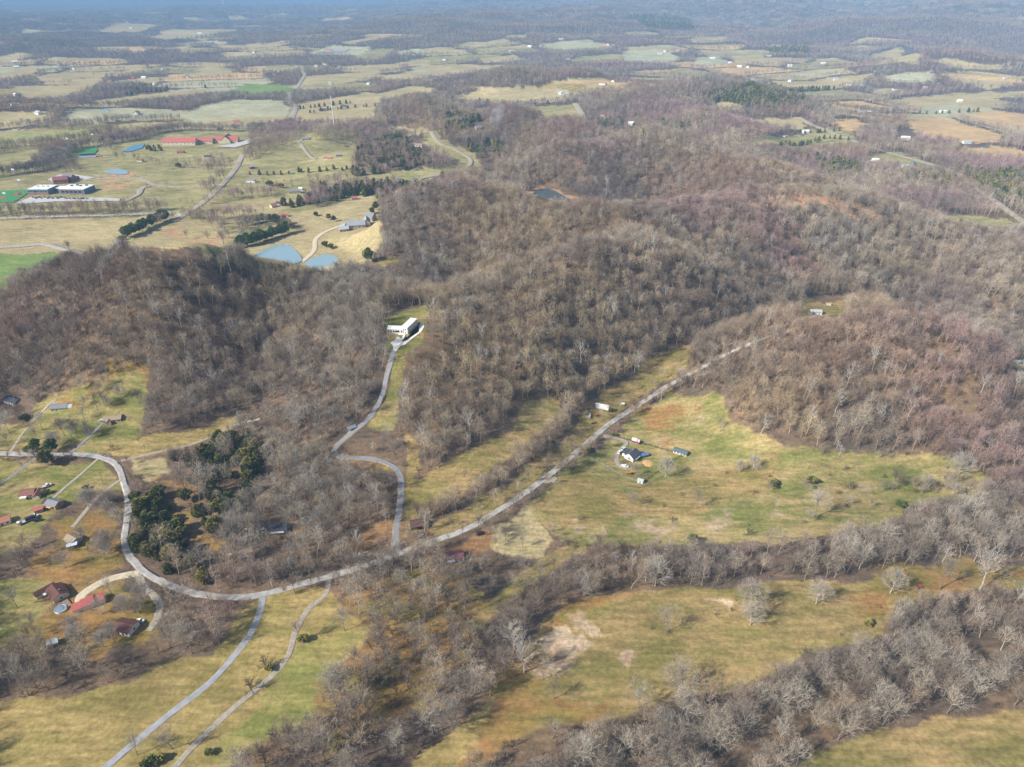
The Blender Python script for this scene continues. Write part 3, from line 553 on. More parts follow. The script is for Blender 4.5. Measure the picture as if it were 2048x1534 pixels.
# individuals: (trunk mesh, crown mesh)
W0 = (.25, .11, .06, .05, .046)
INDIV = dict(
  dome=[both(grow_bare(150 + i, 15, 1.0 + .1 * i, (14, 8, 5, 8), (.32, .13, .07, .052, .048), .22, fuzz=1500), 'dome_tree', PALE, DOMEB) for i in range(3)],
  bush=[both(grow_cedar(470 + i, 3.4, 4.0, 900, .6, 'round'), 'evergreen_bush', TRUNK, NEED) for i in range(3)],
  bare=[both(grow_bare(100 + i, 15.5 + (i % 3), .78 + .1 * (i % 4), (11, 6, 5, 7), W0, .30 + .05 * (i % 3), fuzz=700), 'bare_tree', TRUNK, BARK) for i in range(9)],
  pale=[both(grow_bare(200 + i, 17.5, 1.05, (11, 6, 5, 7), (.34, .17, .085, .06, .048), .36, fuzz=500), 'pale_tree', PALE, PALE) for i in range(4)],
  shrub=[both(grow_bare(300 + i, 5.0, 1.25, (9, 6, 5, 4), (.12, .08, .06, .05, .05), .05, .2), 'shrub', TRUNK, SCRUB) for i in range(4)],
  cedar=[both(grow_cedar(400 + i, 10.5 + i % 3, 7.4, 2300, 1.0, 'cone' if i % 2 else 'round'), 'cedar_tree', TRUNK, NEED) for i in range(6)],
  pine=[both(grow_cedar(450 + i, 14, 8, 1500, 1.2, 'round'), 'pine_tree', TRUNK, PINEM) for i in range(3)])
def joined(tw, mat, k):
    t = Twigs(); t.v = list(tw[0].v); t.f = list(tw[0].f); o = len(t.v); t.v += list(tw[1].v); t.f += [tuple(i + o for i in f) for f in tw[1].f]; return t.mesh(k, mat)
def clump(k, seed, mat):
    rg = np.random.default_rng(seed); t = Twigs()
    for i in range(9):
        a = grow_bare(seed * 31 + i, rg.uniform(12, 17), 1.0, (5, 2, 0, 4), (.35, .3, .3, 0, .75), .35)
        ox, oy = rg.uniform(-15, 15, 2)
        for tw in a:
            o = len(t.v); t.v += [p + np.array([ox, oy, 0]) for p in tw.v]; t.f += [tuple(i_ + o for i_ in f) for f in tw.f]
    return t.mesh(k, mat)
def source(name, meshes):
    c = bpy.data.collections.new(name)
    for i, me in enumerate(meshes):
        o = bpy.data.objects.new('%s %03d' % (name, i), me); c.objects.link(o)
    return c
BL1 = [joined(grow_bare(500 + i, 13.5 + (i % 4), .60 + .09 * (i % 4), (10, 5, 4, 5), (.22, .10, .065, .055, .058), .36 + .05 * (i % 3), fuzz=520), BARKF, 'bare_near') for i in range(10)]
BL1 += [joined(grow_bare(540 + i, 16, .8, (9, 5, 4, 5), (.28, .14, .085, .065, .055), .36, fuzz=300), PALE, 'pale_near') for i in range(2)]
BL2 = [joined(grow_bare(600 + i, 14 + (i % 3), .72, (7, 4, 0, 6), (.28, .16, .12, 0, .15), .36, fuzz=170), BARKF, 'bare_mid') for i in range(8)]
BL3 = [clump('bare_far', 700 + i, BARKF) for i in range(5)]
SRC_BARE = source('bare_tree_kinds', BL1 + BL2 + BL3)
EV1 = [joined(grow_cedar(800 + i, 11, 6.6, 900, 1.5), NEED, 'cedar_near') for i in range(4)]
EV2 = [joined(grow_cedar(820 + i, 12, 7, 220, 2.6), NEED, 'cedar_mid') for i in range(3)]
SRC_EVER = source('evergreen_kinds', EV1 + EV2)
SRC_SCRUB = source('scrub_kinds', [joined(grow_bare(900 + i, 4.5, 1.3, (7, 5, 3, 4), (.1, .09, .08, .08, .08), .05, .2), SCRUB, 'scrub') for i in range(5)])
def scatter(name, src, pts, idx, rot, scl, label, cat, tint=None):
    me = bpy.data.meshes.new(name); n = len(pts); me.vertices.add(n); me.vertices.foreach_set('co', np.asarray(pts, np.float32).ravel())
    for nm, ty, key, arr in (('pick', 'INT', 'value', idx.astype(np.int32)), ('turn', 'FLOAT_VECTOR', 'vector', rot.astype(np.float32)), ('size', 'FLOAT_VECTOR', 'vector', scl.astype(np.float32)), ('tint', 'FLOAT_VECTOR', 'vector', (np.ones((n, 3)) if tint is None else tint).astype(np.float32))):
        a = me.attributes.new(nm, ty, 'POINT'); a.data.foreach_set(key, arr.ravel())
    o = tag(link(name, me), label, cat, kind='stuff')
    g = bpy.data.node_groups.new(name + '_scatter', 'GeometryNodeTree'); g.interface.new_socket('Geometry', in_out='INPUT', socket_type='NodeSocketGeometry'); g.interface.new_socket('Geometry', in_out='OUTPUT', socket_type='NodeSocketGeometry')
    N = g.nodes; L = g.links; gi = N.new('NodeGroupInput'); go = N.new('NodeGroupOutput'); ip = N.new('GeometryNodeInstanceOnPoints'); ci = N.new('GeometryNodeCollectionInfo')
    ci.inputs['Collection'].default_value = src; ci.inputs['Separate Children'].default_value = True; ci.inputs['Reset Children'].default_value = True
    def attr(nm, ty):
        k = N.new('GeometryNodeInputNamedAttribute'); k.data_type = ty; k.inputs['Name'].default_value = nm; return k.outputs['Attribute']
    L.new(gi.outputs[0], ip.inputs['Points']); L.new(ci.outputs[0], ip.inputs['Instance']); ip.inputs['Pick Instance'].default_value = True
    L.new(attr('pick', 'INT'), ip.inputs['Instance Index']); L.new(attr('turn', 'FLOAT_VECTOR'), ip.inputs['Rotation']); L.new(attr('size', 'FLOAT_VECTOR'), ip.inputs['Scale']); L.new(ip.outputs[0], go.inputs[0])
    md = o.modifiers.new('scatter', 'NODES'); md.node_group = g; return o
# ------------------------------------------------------------------ where trees stand
EVER = np.zeros((MH, MW), np.uint8)   # share of evergreens in a wood, percent
for share, pts in [
 (80, [(270, 1000), (330, 960), (400, 890), (480, 865), (530, 900), (540, 960), (500, 1000), (450, 1030), (440, 1090), (400, 1110), (330, 1110), (260, 1060)]),
 (84, [(245, 1000), (300, 975), (350, 1010), (330, 1120), (270, 1110), (245, 1060)]), (65, [(300, 1080), (420, 1100), (430, 1180), (350, 1170)]), (70, [(360, 890), (500, 865), (520, 940), (420, 1010), (330, 960)]),
 (62, [(720, 290), (830, 275), (850, 320), (760, 350), (700, 345)]), (60, [(640, 375), (740, 355), (830, 350), (900, 345), (880, 375), (760, 395), (650, 395)]), (55, [(890, 225), (960, 235), (950, 260), (890, 260)]), (60, [(930, 280), (1000, 280), (1010, 310), (940, 310)]),
 (70, [(1400, 190), (1500, 168), (1680, 170), (1660, 190), (1560, 210), (1470, 215)]), (60, [(1180, 240), (1400, 240), (1400, 260), (1200, 262)]), (50, [(1600, 310), (1720, 320), (1720, 350), (1640, 345)]), (65, [(1920, 340), (2080, 345), (2080, 420), (1960, 370)]),
 (60, [(1260, 30), (1380, 40), (1390, 60), (1300, 62)]), (60, [(1530, 95), (1620, 85), (1620, 110), (1540, 110)]), (45, [(1800, 345), (1900, 350), (1900, 375), (1800, 365)]), (40, [(230, 180), (330, 160), (420, 165), (400, 190), (250, 195)]), (50, [(700, 310), (800, 260), (840, 330), (740, 350)]),
 (12, [(0, 600), (80, 600), (100, 760), (0, 780)]), (10, [(960, 1300), (1060, 1290), (1000, 1500), (900, 1534)]), (14, [(1060, 1080), (1750, 1080), (1700, 1180), (1100, 1200)]), (10, [(600, 1300), (900, 1250), (900, 1534), (560, 1534)]),
 (30, [(1280, 240), (1420, 240), (1420, 262), (1280, 262)]), (6, [(960, 380), (1300, 420), (1900, 480), (1900, 600), (1000, 500)])]: fill(EVER, pts, share)
THIN = np.zeros((MH, MW), np.uint8)   # woods with gaps, percent left out
for share, pts in [(45, [(60, 1060), (250, 1000), (250, 1150), (80, 1150)]), (55, [(560, 720), (430, 680), (430, 740), (560, 760)]), (35, [(880, 1100), (1080, 1100), (1000, 1230), (800, 1230)]), (15, [(60, 300), (700, 270), (700, 430), (60, 430)]), (82, [(1470, 414), (1530, 390), (1640, 384), (1702, 400), (1765, 428), (1550, 412)]),
 (40, [(100, 1270), (330, 1270), (330, 1320), (100, 1330)]), (55, [(690, 1040), (790, 1040), (790, 1090), (650, 1100)]), (30, [(480, 1110), (700, 1060), (760, 1110), (540, 1170)]), (10, [(700, 1180), (860, 1130), (1000, 1190), (960, 1300), (860, 1420), (640, 1500), (600, 1420), (740, 1280)]), (55, [(700, 1180), (760, 1180), (900, 1290), (830, 1340)]), (35, [(960, 1400), (1250, 1420), (1150, 1534), (900, 1534)])]: fill(THIN, pts, share)
RNG = np.random.default_rng(7)
def lattice(step, d0, d1, half=58):
    xm = min(d1 * math.sin(R(half)), d1 * .95 + 130); gx = np.arange(-xm, xm, step); gy = np.arange(60, d1, step * .95); X, Y = np.meshgrid(gx, gy)
    X = X + (np.arange(len(gy)) % 2)[:, None] * step * .5; X = X.ravel() + RNG.uniform(-.42, .42, X.size) * step; Y = Y.ravel() + RNG.uniform(-.42, .42, Y.size) * step
    D = np.hypot(X, Y); k = (D >= d0) & (D < d1) & (np.abs(np.arctan2(X, Y)) < R(half)); X, Y, D = X[k], Y[k], D[k]; Z = ground(X, Y)
    u, v, dep = project(X, Y, Z); mg = np.where(D < 1000, 420, 130); k = (u > -mg) & (u < 2048 + mg) & (v < 1760) & (v > -60); return X[k], Y[k], Z[k]
RW = [(P, w) for P, w, t, n, f in ROADW]
def near_road(X, Y, extra):
    r = np.zeros(len(X), bool)
    for P, w in RW:
        lo = P.min(0) - 15; hi = P.max(0) + 15; m = np.nonzero((X > lo[0]) & (X < hi[0]) & (Y > lo[1]) & (Y < hi[1]))[0]
        if len(m) == 0: continue
        Q = P[::2]; d = np.full(len(m), 1e9)
        for a in Q: d = np.minimum(d, (X[m] - a[0]) ** 2 + (Y[m] - a[1]) ** 2)
        r[m[d < (w / 2 + extra) ** 2]] = True
    return r
def wood(X, Y, Z, h, keep_road=.3):
    """which of these spots carry a tree (1), or only a low one (.45)"""
    full = np.ones(len(X), bool); low = np.ones(len(X), bool)
    for f in (0., .3, .62):
        u, v, dep = project(X, Y, Z + h * f); full &= (look(CLEAR, u, v) == 0) | ((dep > 900) & (f > .5))
    for f in (0., .3):
        u, v, dep = project(X, Y, Z + h * f); low &= look(CLEAR, u, v) == 0
    for f in (.3, .6):
        u, v, dep = project(X, Y, Z + h * f); rm = look(ROADM, u, v); full &= (rm == 0) | (dep > 900) | (RNG.uniform(size=len(X)) < np.where(rm == 1, keep_road, .04))
    gap = (fbm(X / 38, Y / 38, 151, 3) < .325) & (np.hypot(X, Y) < 1100)
    u, v, dep = project(X, Y, Z + h * .4); ok = (~gap | (RNG.uniform(size=len(X)) < .45)) & (RNG.uniform(size=len(X)) * 100 >= look(THIN, u, v)) & ~near_road(X, Y, 2.5)
    ok &= farmland(X, Y, raw_ground(X, Y)) < 0
    return np.where(full, 1., np.where(low, .5, 0.)) * ok
def evergreen(X, Y, Z):
    u, v, dep = project(X, Y, Z + 5); n = fbm(X / 30, Y / 30, 55, 2); return (RNG.uniform(size=len(X)) * .6 + n * .55 < look(EVER, u, v) / 100)
NEARW = np.zeros((MH, MW), np.uint8)  # woods closest to the camera, tree by tree
WOODS = [
 ([(1000, 1700), (1000, 1480), (1130, 1455), (1250, 1445), (1330, 1410), (1480, 1385), (1560, 1335), (1700, 1292), (1750, 1290), (1620, 1545), (1500, 1700)], 'bare grey tree in the wood along the bottom edge below the tan clearing', 'trees of the bottom edge wood'),
 ([(1620, 1545), (1700, 1400), (1800, 1330), (1900, 1310), (2170, 1310), (2170, 1430), (1900, 1445), (1780, 1475)], 'bare brown tree low on the wooded slope just above the corner patch of grass', 'trees of the corner slope'),
 ([(420, 1700), (460, 1534), (520, 1480), (610, 1440), (640, 1380), (930, 1380), (985, 1400), (930, 1450), (795, 1545), (760, 1700)], 'bare tree in the lower thicket between gravel track field and dirt clearing', 'trees of the thicket beside the track field'),
 ([(-120, 1405), (60, 1396), (150, 1390), (255, 1362), (312, 1332), (370, 1312), (428, 1316), (450, 1275), (330, 1290), (240, 1330), (90, 1348), (-120, 1362)], 'bare tree along the lower edge of the wood strip above the big straw coloured field', 'trees of the strip above the straw field')]
for i, (pts, l_, g_) in enumerate(WOODS): fill(NEARW, pts, i + 1)
bp, bi, bs = [], [], []; ep, ei, es = [], [], []; INDS = []
for step, d0, d1, lod in ((5.4, 100, 620, 1), (5.8, 620, 1000, 1), (7.2, 1000, 2200, 2), (11.5, 2200, 4600, 2), (27.0, 4600, 9500, 3)):
    X, Y, Z = lattice(step, d0, d1); g = wood(X, Y, Z, 14. if lod < 3 else 13.); k = g > 0; X, Y, Z, g = X[k], Y[k], Z[k], g[k]
    e = evergreen(X, Y, Z); n = len(X); s = RNG.uniform(.72, 1.15, n) * g
    if lod == 1:   # the closest woods are wider crowned and wider spaced
        u, v, dep = project(X, Y, Z); q = (look(NEARW, u, v) == 0) | (RNG.uniform(size=n) < .54); X, Y, Z, s, e = X[q], Y[q], Z[q], s[q], e[q]; n = len(X)
    u, v, dep = project(X, Y, Z); w = look(NEARW, u, v) if lod == 1 else np.zeros(n, int)
    if lod == 1:
        c_ = np.nonzero(e & (w == 0) & inpoly(u, v, np.array([(240, 960), (300, 930), (400, 860), (560, 860), (560, 1010), (450, 1120), (450, 1190), (250, 1130)], float)))[0][:190]
        w = w.copy(); w[c_] = 5
    for i in np.nonzero(w > 0)[0]: INDS.append((X[i], Y[i], Z[i], s[i], bool(e[i]), int(w[i])))
    r = w == 0; b = r & ~e; ev = r & e
    first, cnt = {1: (0, 12), 2: (12, 8), 3: (20, 5)}[lod]
    idx = first + RNG.integers(0, cnt, n)
    if lod == 1: idx = np.where((idx >= 10) & (RNG.uniform(size=n) < .72), RNG.integers(0, 10, n), idx)
    bp.append(np.stack([X, Y, Z], 1)[b]); bi.append(idx[b]); bs.append(s[b])
    ep.append(np.stack([X, Y, Z], 1)[ev]); ei.append(((0 if lod == 1 else 4) + RNG.integers(0, 4 if lod == 1 else 3, n))[ev]); es.append((s * (1.0 if lod < 3 else 1.8))[ev])
# lines of trees and brush along roads and fences: photo pixels, spacing, size, spread
LINES = [
 ([(865, 1086), (930, 1064), (990, 1036)], 8, .8, 1.5, 0), ([(1000, 1024), (1080, 972), (1130, 934), (1160, 910)], 6, .75, 2.5, 0), ([(1000, 1010), (1060, 965), (1120, 920), (1160, 885)], 9, .7, 1.5, 0),
 ([(1215, 862), (1250, 838), (1300, 806), (1380, 762), (1450, 722)], 5, .7, 2.5, 0), ([(1260, 812), (1330, 768), (1400, 730), (1460, 698)], 6, .7, 2, 0), ([(850, 1035), (900, 1012), (950, 985), (1010, 948), (1060, 915), (1100, 880), (1130, 850)], 1.7, .55, 5, 0), ([(1130, 830), (1150, 790), (1200, 760)], 3, .7, 5, 0),
 ([(560, 1190), (640, 1168), (700, 1152), (780, 1126)], 8, .75, 1.5, 0), ([(540, 1172), (620, 1152), (700, 1128)], 9, .7, 1.5, 0), ([(690, 1152), (740, 1140), (800, 1120)], 6, .8, 2, 0),
 ([(255, 945), (262, 1000), (262, 1030)], 6, .7, 2, 0), ([(260, 912), (330, 900), (400, 882), (460, 855)], 6, .55, 2, 0), ([(-40, 900), (30, 850), (75, 805)], 7, .6, 3, 0), ([(-40, 1000), (40, 945), (80, 920)], 5, .6, 3, 0),
 ([(1095, 1060), (1110, 1085), (1125, 1100)], 4, .5, 2, 0), ([(1780, 975), (1830, 985), (1880, 990), (1940, 985)], 3.2, .6, 4, 0), ([(1640, 900), (1700, 905), (1800, 912)], 6, .5, 3, 0),
 ([(-60, 360), (60, 345), (110, 328), (150, 300), (250, 283), (340, 262), (420, 262)], 1.1, 1.05, 9, 0), ([(420, 262), (500, 262), (600, 248)], 1.4, 1.0, 9, 0), ([(-60, 302), (60, 292), (130, 286), (235, 262)], 1.6, 1.0, 8, 0), ([(80, 330), (110, 310), (135, 295)], 1.1, 1.05, 18, 0), ([(360, 330), (400, 335), (440, 325), (430, 345)], 3.2, .9, 18, 0), ([(560, 410), (620, 404), (690, 392), (750, 385)], 3, .9, 14, 1), ([(640, 395), (700, 380), (760, 375)], 3, .9, 12, 0), ([(420, 440), (450, 470), (450, 490)], 4, .9, 8, 0), ([(290, 300), (330, 302)], 6, .8, 8, 1), ([(200, 322), (260, 318), (320, 330)], 6, .8, 8, 0), ([(250, 410), (330, 405), (420, 410)], 10, .7, 10, 0), ([(480, 380), (560, 372), (640, 362)], 7, .8, 8, 0),
 ([(-60, 432), (100, 428), (220, 424), (340, 420)], 1.7, 1.0, 8, 0), ([(-60, 443), (150, 437), (330, 431)], 4.5, .9, 3, 0), ([(350, 440), (440, 438), (520, 432)], 2.4, .95, 8, 0), ([(500, 350), (600, 346), (700, 340)], 11, .6, 4, 1), ([(430, 392), (520, 384), (600, 378)], 12, .5, 3, 0),
 ([(330, 330), (400, 340), (450, 352)], 14, .8, 18, 0), ([(200, 362), (300, 352)], 14, .5, 3, 0), ([(470, 330), (510, 300)], 10, .8, 5, 0), ([(620, 226), (680, 218), (760, 212)], 14, .6, 2, 1), ([(600, 218), (700, 206)], 12, .7, 2, 1), ([(1080, 226), (1160, 232)], 14, .5, 1, 0),
 ([(1560, 290), (1640, 280), (1700, 280)], 9, .6, 4, 1), ([(1590, 268), (1680, 262)], 9, .6, 4, 1), ([(1840, 228), (1960, 224)], 16, .8, 4, 1), ([(960, 205), (1100, 206)], 24, .9, 6, 1),
]
for px, sp, sc, sd_, ev_ in LINES:
    P = smooth_path([hit(u, v) for u, v in px], 1.0); n = max(2, int(len(P) / sp)); k = np.clip((np.linspace(0, len(P) - 1, n) + RNG.uniform(-sp * .4, sp * .4, n)).astype(int), 0, len(P) - 1)
    q = P[k] + RNG.normal(0, sd_, (n, 2)) * .6; m = ~near_road(q[:, 0], q[:, 1], 1.2); q = q[m]; n = len(q)
    if n == 0: continue
    far = np.hypot(*q[0]) > 1000; pts = np.column_stack([q, ground(q[:, 0], q[:, 1])]); ss = sc * RNG.uniform(.7, 1.2, n)
    if ev_: ep.append(pts); ei.append(RNG.integers(4, 7, n) if far else RNG.integers(0, 4, n)); es.append(ss)
    else: bp.append(pts); bi.append(RNG.integers(12, 20, n) if far else RNG.integers(0, 12, n)); bs.append(ss)
MAIN = ROADW[0][0]; _u, _v, _d = project(MAIN[:, 0], MAIN[:, 1], ground(MAIN[:, 0], MAIN[:, 1])); _t = np.gradient(MAIN, axis=0); _t /= np.linalg.norm(_t, axis=1)[:, None]
for u0, u1, side, sp, sc in ((830, 1010, -1, 7, .7), (1000, 1190, -1, 6.5, .72), (1000, 1190, 1, 9, .65), (1200, 1480, -1, 6.5, .62), (1200, 1480, 1, 7, .62), (500, 800, 1, 8, .75), (560, 830, -1, 6, .8), (830, 1000, 1, 10, .6), (240, 300, 1, 7, .6)):
    k = np.nonzero((_u > u0) & (_u < u1))[0]; k = k[(_v[k] > 600)]; k = k[::max(1, round(sp / 2))]; off = side * (3.6 + RNG.gamma(1.5, 1.3, len(k))); q = MAIN[k] + np.column_stack([-_t[k, 1], _t[k, 0]]) * off[:, None] + RNG.normal(0, .8, (len(k), 2))
    m = ~near_road(q[:, 0], q[:, 1], .8); q = q[m]; n = len(q); bp.append(np.column_stack([q, ground(q[:, 0], q[:, 1])])); bi.append(RNG.integers(0, 12, n)); bs.append(sc * RNG.uniform(.6, 1.2, n))
def stand_tint(p):
    """stands of different species: tan, grey, mauve, russet, with darker hollows of young growth"""
    x, y, z = p.T; T = np.array([(1.12, 1.04, .84), (.98, 1.0, 1.0), (1.04, .83, .92), (1.03, .84, .70), (.70, .66, .64), (1.26, 1.20, 1.10)])
    w = np.stack([np.exp(17 * fbm(x / 110 + 3 * k, y / 110, 120 + 7 * k, 3)) for k in range(6)], 1)
    mauve = sstep(480, 900, y) * sstep(-.25, .25, x / y); w[:, 2] *= 1 + 4 * mauve; w[:, 3] *= (.6 + .6 * mauve) * np.where((x > 120) & (y < 470), .25, 1); w[:, 0] *= 1.3 - .8 * mauve + 2.2 * ((x > 120) & (y < 470)); w[:, 1] *= 1 + 1.5 * sstep(1100, 2200, y)
    return (w @ T) / w.sum(1)[:, None] * (.95 + .28 * vnoise(x / 13, y / 13, 133))[:, None]
def turns(n, tilt=.06): return np.column_stack([RNG.normal(0, tilt, n), RNG.normal(0, tilt, n), RNG.uniform(0, 6.283, n)])
def sizes(s): return np.column_stack([s * RNG.uniform(.85, 1.15, len(s)), s * RNG.uniform(.85, 1.15, len(s)), s])
bp, bi, bs = map(np.concatenate, (bp, bi, bs)); ep, ei, es = map(np.concatenate, (ep, ei, es))
scatter('bare_woodland', SRC_BARE, bp, bi, turns(len(bp)), sizes(bs), 'leafless winter woodland over the hills, hedgerows and valleys', 'woodland', stand_tint(bp))
scatter('evergreen_woodland', SRC_EVER, ep, ei, turns(len(ep), .03), sizes(es), 'dark green cedar and pine growing through the bare woods', 'woodland')
# low scrub on wood floors and edges
X, Y, Z = lattice(5.0, 100, 760); k = ~near_road(X, Y, 2)
for f in (0., .9): u, v, dep = project(X, Y, Z + 4 * f); k &= look(CLEAR, u, v) == 0
k &= RNG.uniform(size=len(X)) < .6; n = int(k.sum())
scatter('undergrowth', SRC_SCRUB, np.stack([X, Y, Z], 1)[k], RNG.integers(0, 5, n), turns(n), sizes(RNG.uniform(.45, 1.15, n)), 'brown leafless undergrowth beneath the trees', 'undergrowth')
print('TREES bare', len(bp), 'ever', len(ep), 'scrub', n, 'individual', len(INDS))
TREES = dict(dome=('broad_tree', 'tree'), bush=('evergreen_bush', 'bush'), bare=('bare_tree', 'tree'), pale=('sycamore_tree', 'tree'), shrub=('shrub', 'shrub'), cedar=('cedar_tree', 'tree'), pine=('pine_tree', 'tree'))
def plant(kind, loc, s, label, group=None, var=None, sx=1.0):
    nm, cat = TREES[kind]; ms = INDIV[kind]; t, c = ms[random.randrange(len(ms)) if var is None else var % len(ms)]
    r = thing(nm, loc, label, cat, group, random.uniform(0, 6.28)); r.scale = (s * sx, s * sx, s)
    link('trunk', t, r); link('crown', c, r); return r
random.seed(5)
CEDN = ['', 'dark cedar tree standing in the bottom edge wood, right of the tan clearing', 'dark cedar tree on the wooded slope of the right hand corner', 'dark cedar tree inside the thicket between the track field and the dirt clearing', 'dark cedar tree in the wood strip above the straw coloured field', 'dark green cedar in the dense clump inside the main road bend']
for x, y, z, s, e, w in INDS:
    if e: plant('cedar', (x, y, z), s * random.uniform(.5, 1.05), CEDN[w], 'cedars inside the road bend' if w == 5 else 'cedars in the nearest woods')
    else: plant('bare', (x, y, z), s, WOODS[w - 1][1], WOODS[w - 1][2], sx=random.uniform(.9, 1.12))
# ------------------------------------------------------------------ buildings
P_ = lambda n, c, r=.7, v=.12: solid(n, c, r, v)
WHITE = P_('white_paint', (.78, .77, .74)); CREAM = P_('cream_siding', (.66, .58, .42)); GREYW = P_('grey_siding', (.42, .42, .41)); BRICK = P_('brick', (.34, .17, .12)); STONE = P_('tan_stone', (.46, .38, .27)); REDW = P_('red_boards', (.36, .07, .05)); DARKW = P_('dark_boards', (.10, .08, .07)); BLUEW = P_('blue_grey_panels', (.16, .22, .30))
RBROWN = P_('brown_shingles', (.13, .058, .045), .85); RRED = P_('red_metal_roof', (.47, .13, .105), .6); RDARK = P_('dark_grey_shingles', (.09, .095, .12), .85); RGREY = P_('grey_shingles', (.22, .23, .24), .85); RNAVY = P_('navy_shingles', (.05, .06, .09), .85); RRUST = P_('rusty_red_roof', (.25, .11, .085), .8); RWHITE = P_('white_roof', (.80, .80, .78), .6); RBLUE = P_('blue_metal_roof', (.11, .16, .26), .5); RGREEN = P_('green_metal_roof', (.08, .26, .16), .5); RTAN = P_('tan_shingles', (.33, .25, .17), .85); RMETAL = P_('galvanised_roof', (.42, .46, .49), .45); RMAUVE = P_('mauve_shingles', (.24, .10, .10), .85); RORANGE = P_('orange_roof', (.42, .17, .11), .7)
GLASS = solid('window_glass', (.03, .035, .045), .12, .1, 1, 0, 0, .5); WOOD = P_('weathered_wood', (.27, .19, .13)); BLACK = P_('black_rubber', (.02, .02, .02)); ORANGEP = P_('orange_paint', (.70, .18, .04)); REDP = P_('red_paint', (.58, .05, .03)); TEAL = P_('pale_teal_paint', (.55, .70, .68)); SILVER = P_('silver_paint', (.50, .52, .54), .4); NAVY = P_('dark_paint', (.025, .03, .045), .35); CONC = P_('white_concrete', (.78, .74, .66), .9); TARP = P_('blue_tarp', (.10, .19, .34)); STEEL = P_('steel', (.45, .46, .47), .4, .1); HAY = P_('straw_mulch', (.52, .33, .14), .95, .3)
def base_z(x, y, L_, W_, rz):
    ca, sa = math.cos(rz), math.sin(rz); return min(gz(x + a * L_ / 2 * ca - b * W_ / 2 * sa, y + a * L_ / 2 * sa + b * W_ / 2 * ca) for a in (-1, 0, 1) for b in (-1, 0, 1))
def gable(root, x0, x1, y0, y1, h, rise, wm, rm, axis='x', over=.45, z0=-1.2, names=('wall', 'roof')):
    if axis == 'x': a0, a1, t0, t1 = y0, y1, x0, x1
    else: a0, a1, t0, t1 = x0, x1, y0, y1
    mid = (a0 + a1) / 2
    MB().prism([(a0, z0), (a1, z0), (a1, h), (mid, h + rise), (a0, h)], t0, t1, 0, axis).build(names[0], wm, root)
    sl = rise / (a1 - mid); e = over; th = .22
    r = MB(); ez = h - sl * e + .05
    r.prism([(a0 - e, ez), (mid, h + rise + .05), (mid, h + rise + th + .05), (a0 - e, ez + th)], t0 - e, t1 + e, 0, axis); r.prism([(mid + .004, h + rise + .05), (a1 + e, ez), (a1 + e, ez + th), (mid + .004, h + rise + th + .05)], t0 - e, t1 + e, 0, axis)
    return r.build(names[1], rm, root)
def flat(root, x0, x1, y0, y1, h, wm, rm, z0=-1.2, par=.35):
    MB().box(((x0 + x1) / 2, (y0 + y1) / 2, (h + z0) / 2), (x1 - x0, y1 - y0, h - z0)).build('wall', wm, root)
    MB().box(((x0 + x1) / 2, (y0 + y1) / 2, h + par / 2), (x1 - x0 + .3, y1 - y0 + .3, par)).build('roof', rm, root)
def window(root, x, y, z, w, h, side, frame=True, name='window'):
    """side: 'x' faces +-x, 'y' faces +-y; x, y on the wall face"""
    s = (.08, w, h) if side[0] == 'x' else (w, .08, h); sg = 1 if side[1] == '+' else -1
    o = (sg * .05, 0) if side[0] == 'x' else (0, sg * .05)
    g = MB().box((x + o[0], y + o[1], z), s).build(name, GLASS, root)
    if frame:
        s2 = (.05, w + .24, h + .24) if side[0] == 'x' else (w + .24, .05, h + .24); MB().box((x + o[0] * .4, y + o[1] * .4, z), s2).build('frame', WHITE, g)
    return g
def house(label, u, v, deg, L_, W_, h, rise, wm, rm, name='house', cat='house', nwin=3, frame=True, chimney=False, door=True, group=None, k=None):
    x, y = hit(u, v); rz = R(deg); k = k or (.76 if math.hypot(x, y) < 640 else .64); r = thing(name, (x, y, base_z(x, y, L_ * k, W_ * k, rz) + .15), label, cat, group, rz); r.scale = (k, k, k)
    rf = gable(r, -L_ / 2, L_ / 2, -W_ / 2, W_ / 2, h, rise, wm, rm)
    zz = h * .56; hh = min(1.5, h * .42)
    for i in range(nwin):
        xx = L_ * ((i + .5) / nwin - .5)
        if door and i == nwin // 2: MB().box((xx, -W_ / 2 - .05, 1.05), (1.1, .1, 2.1)).build('door', WOOD, r)
        else: window(r, xx, -W_ / 2, zz, 1.2, hh, 'y-', frame)
        window(r, xx, W_ / 2, zz, 1.2, hh, 'y+', frame)
    if nwin:
        for sx in (-1, 1): window(r, sx * L_ / 2, 0, zz, 1.2, hh, 'x+' if sx > 0 else 'x-', frame)
    if chimney: MB().box((L_ * .22, W_ * .12, h + rise * .9), (.9, .9, 1.8)).build('chimney', BRICK, rf)
    return r
# the houses near the camera
r = house('brown roofed ranch house with an L shaped wing beside the round pool', 117, 1190, -40, 12, 9, 2.9, 2.2, CREAM, RBROWN, chimney=True)
gable(r, -10.5, -5.6, -10, 1.5, 2.7, 1.5, CREAM, RBROWN, 'y'); MB().box((-4.1, -5.2, 2.55), (3.0, 2.6, .14)).build('porch_roof', RWHITE, r)
for sx in (-5.4, -2.8): MB().tube((sx, -6.3, -.5), (sx, -6.3, 2.5), .08, .08).build('porch_post', WHITE, r)
p = hitz(122, 1220); t = thing('swimming_pool', p, 'round blue above ground pool with a covered top beside brown roofed house', 'pool')
t.scale = (.8, .8, .8); MB().tube((0, 0, -.6), (0, 0, 1.2), 3.0, 3.0, 24, 0, False).build('pool_wall', WHITE, t); MB().tube((0, 0, 1.0), (0, 0, 1.1), 2.9, 2.9, 24).build('pool_cover', P_('pool_cover', (.18, .26, .36)), t)
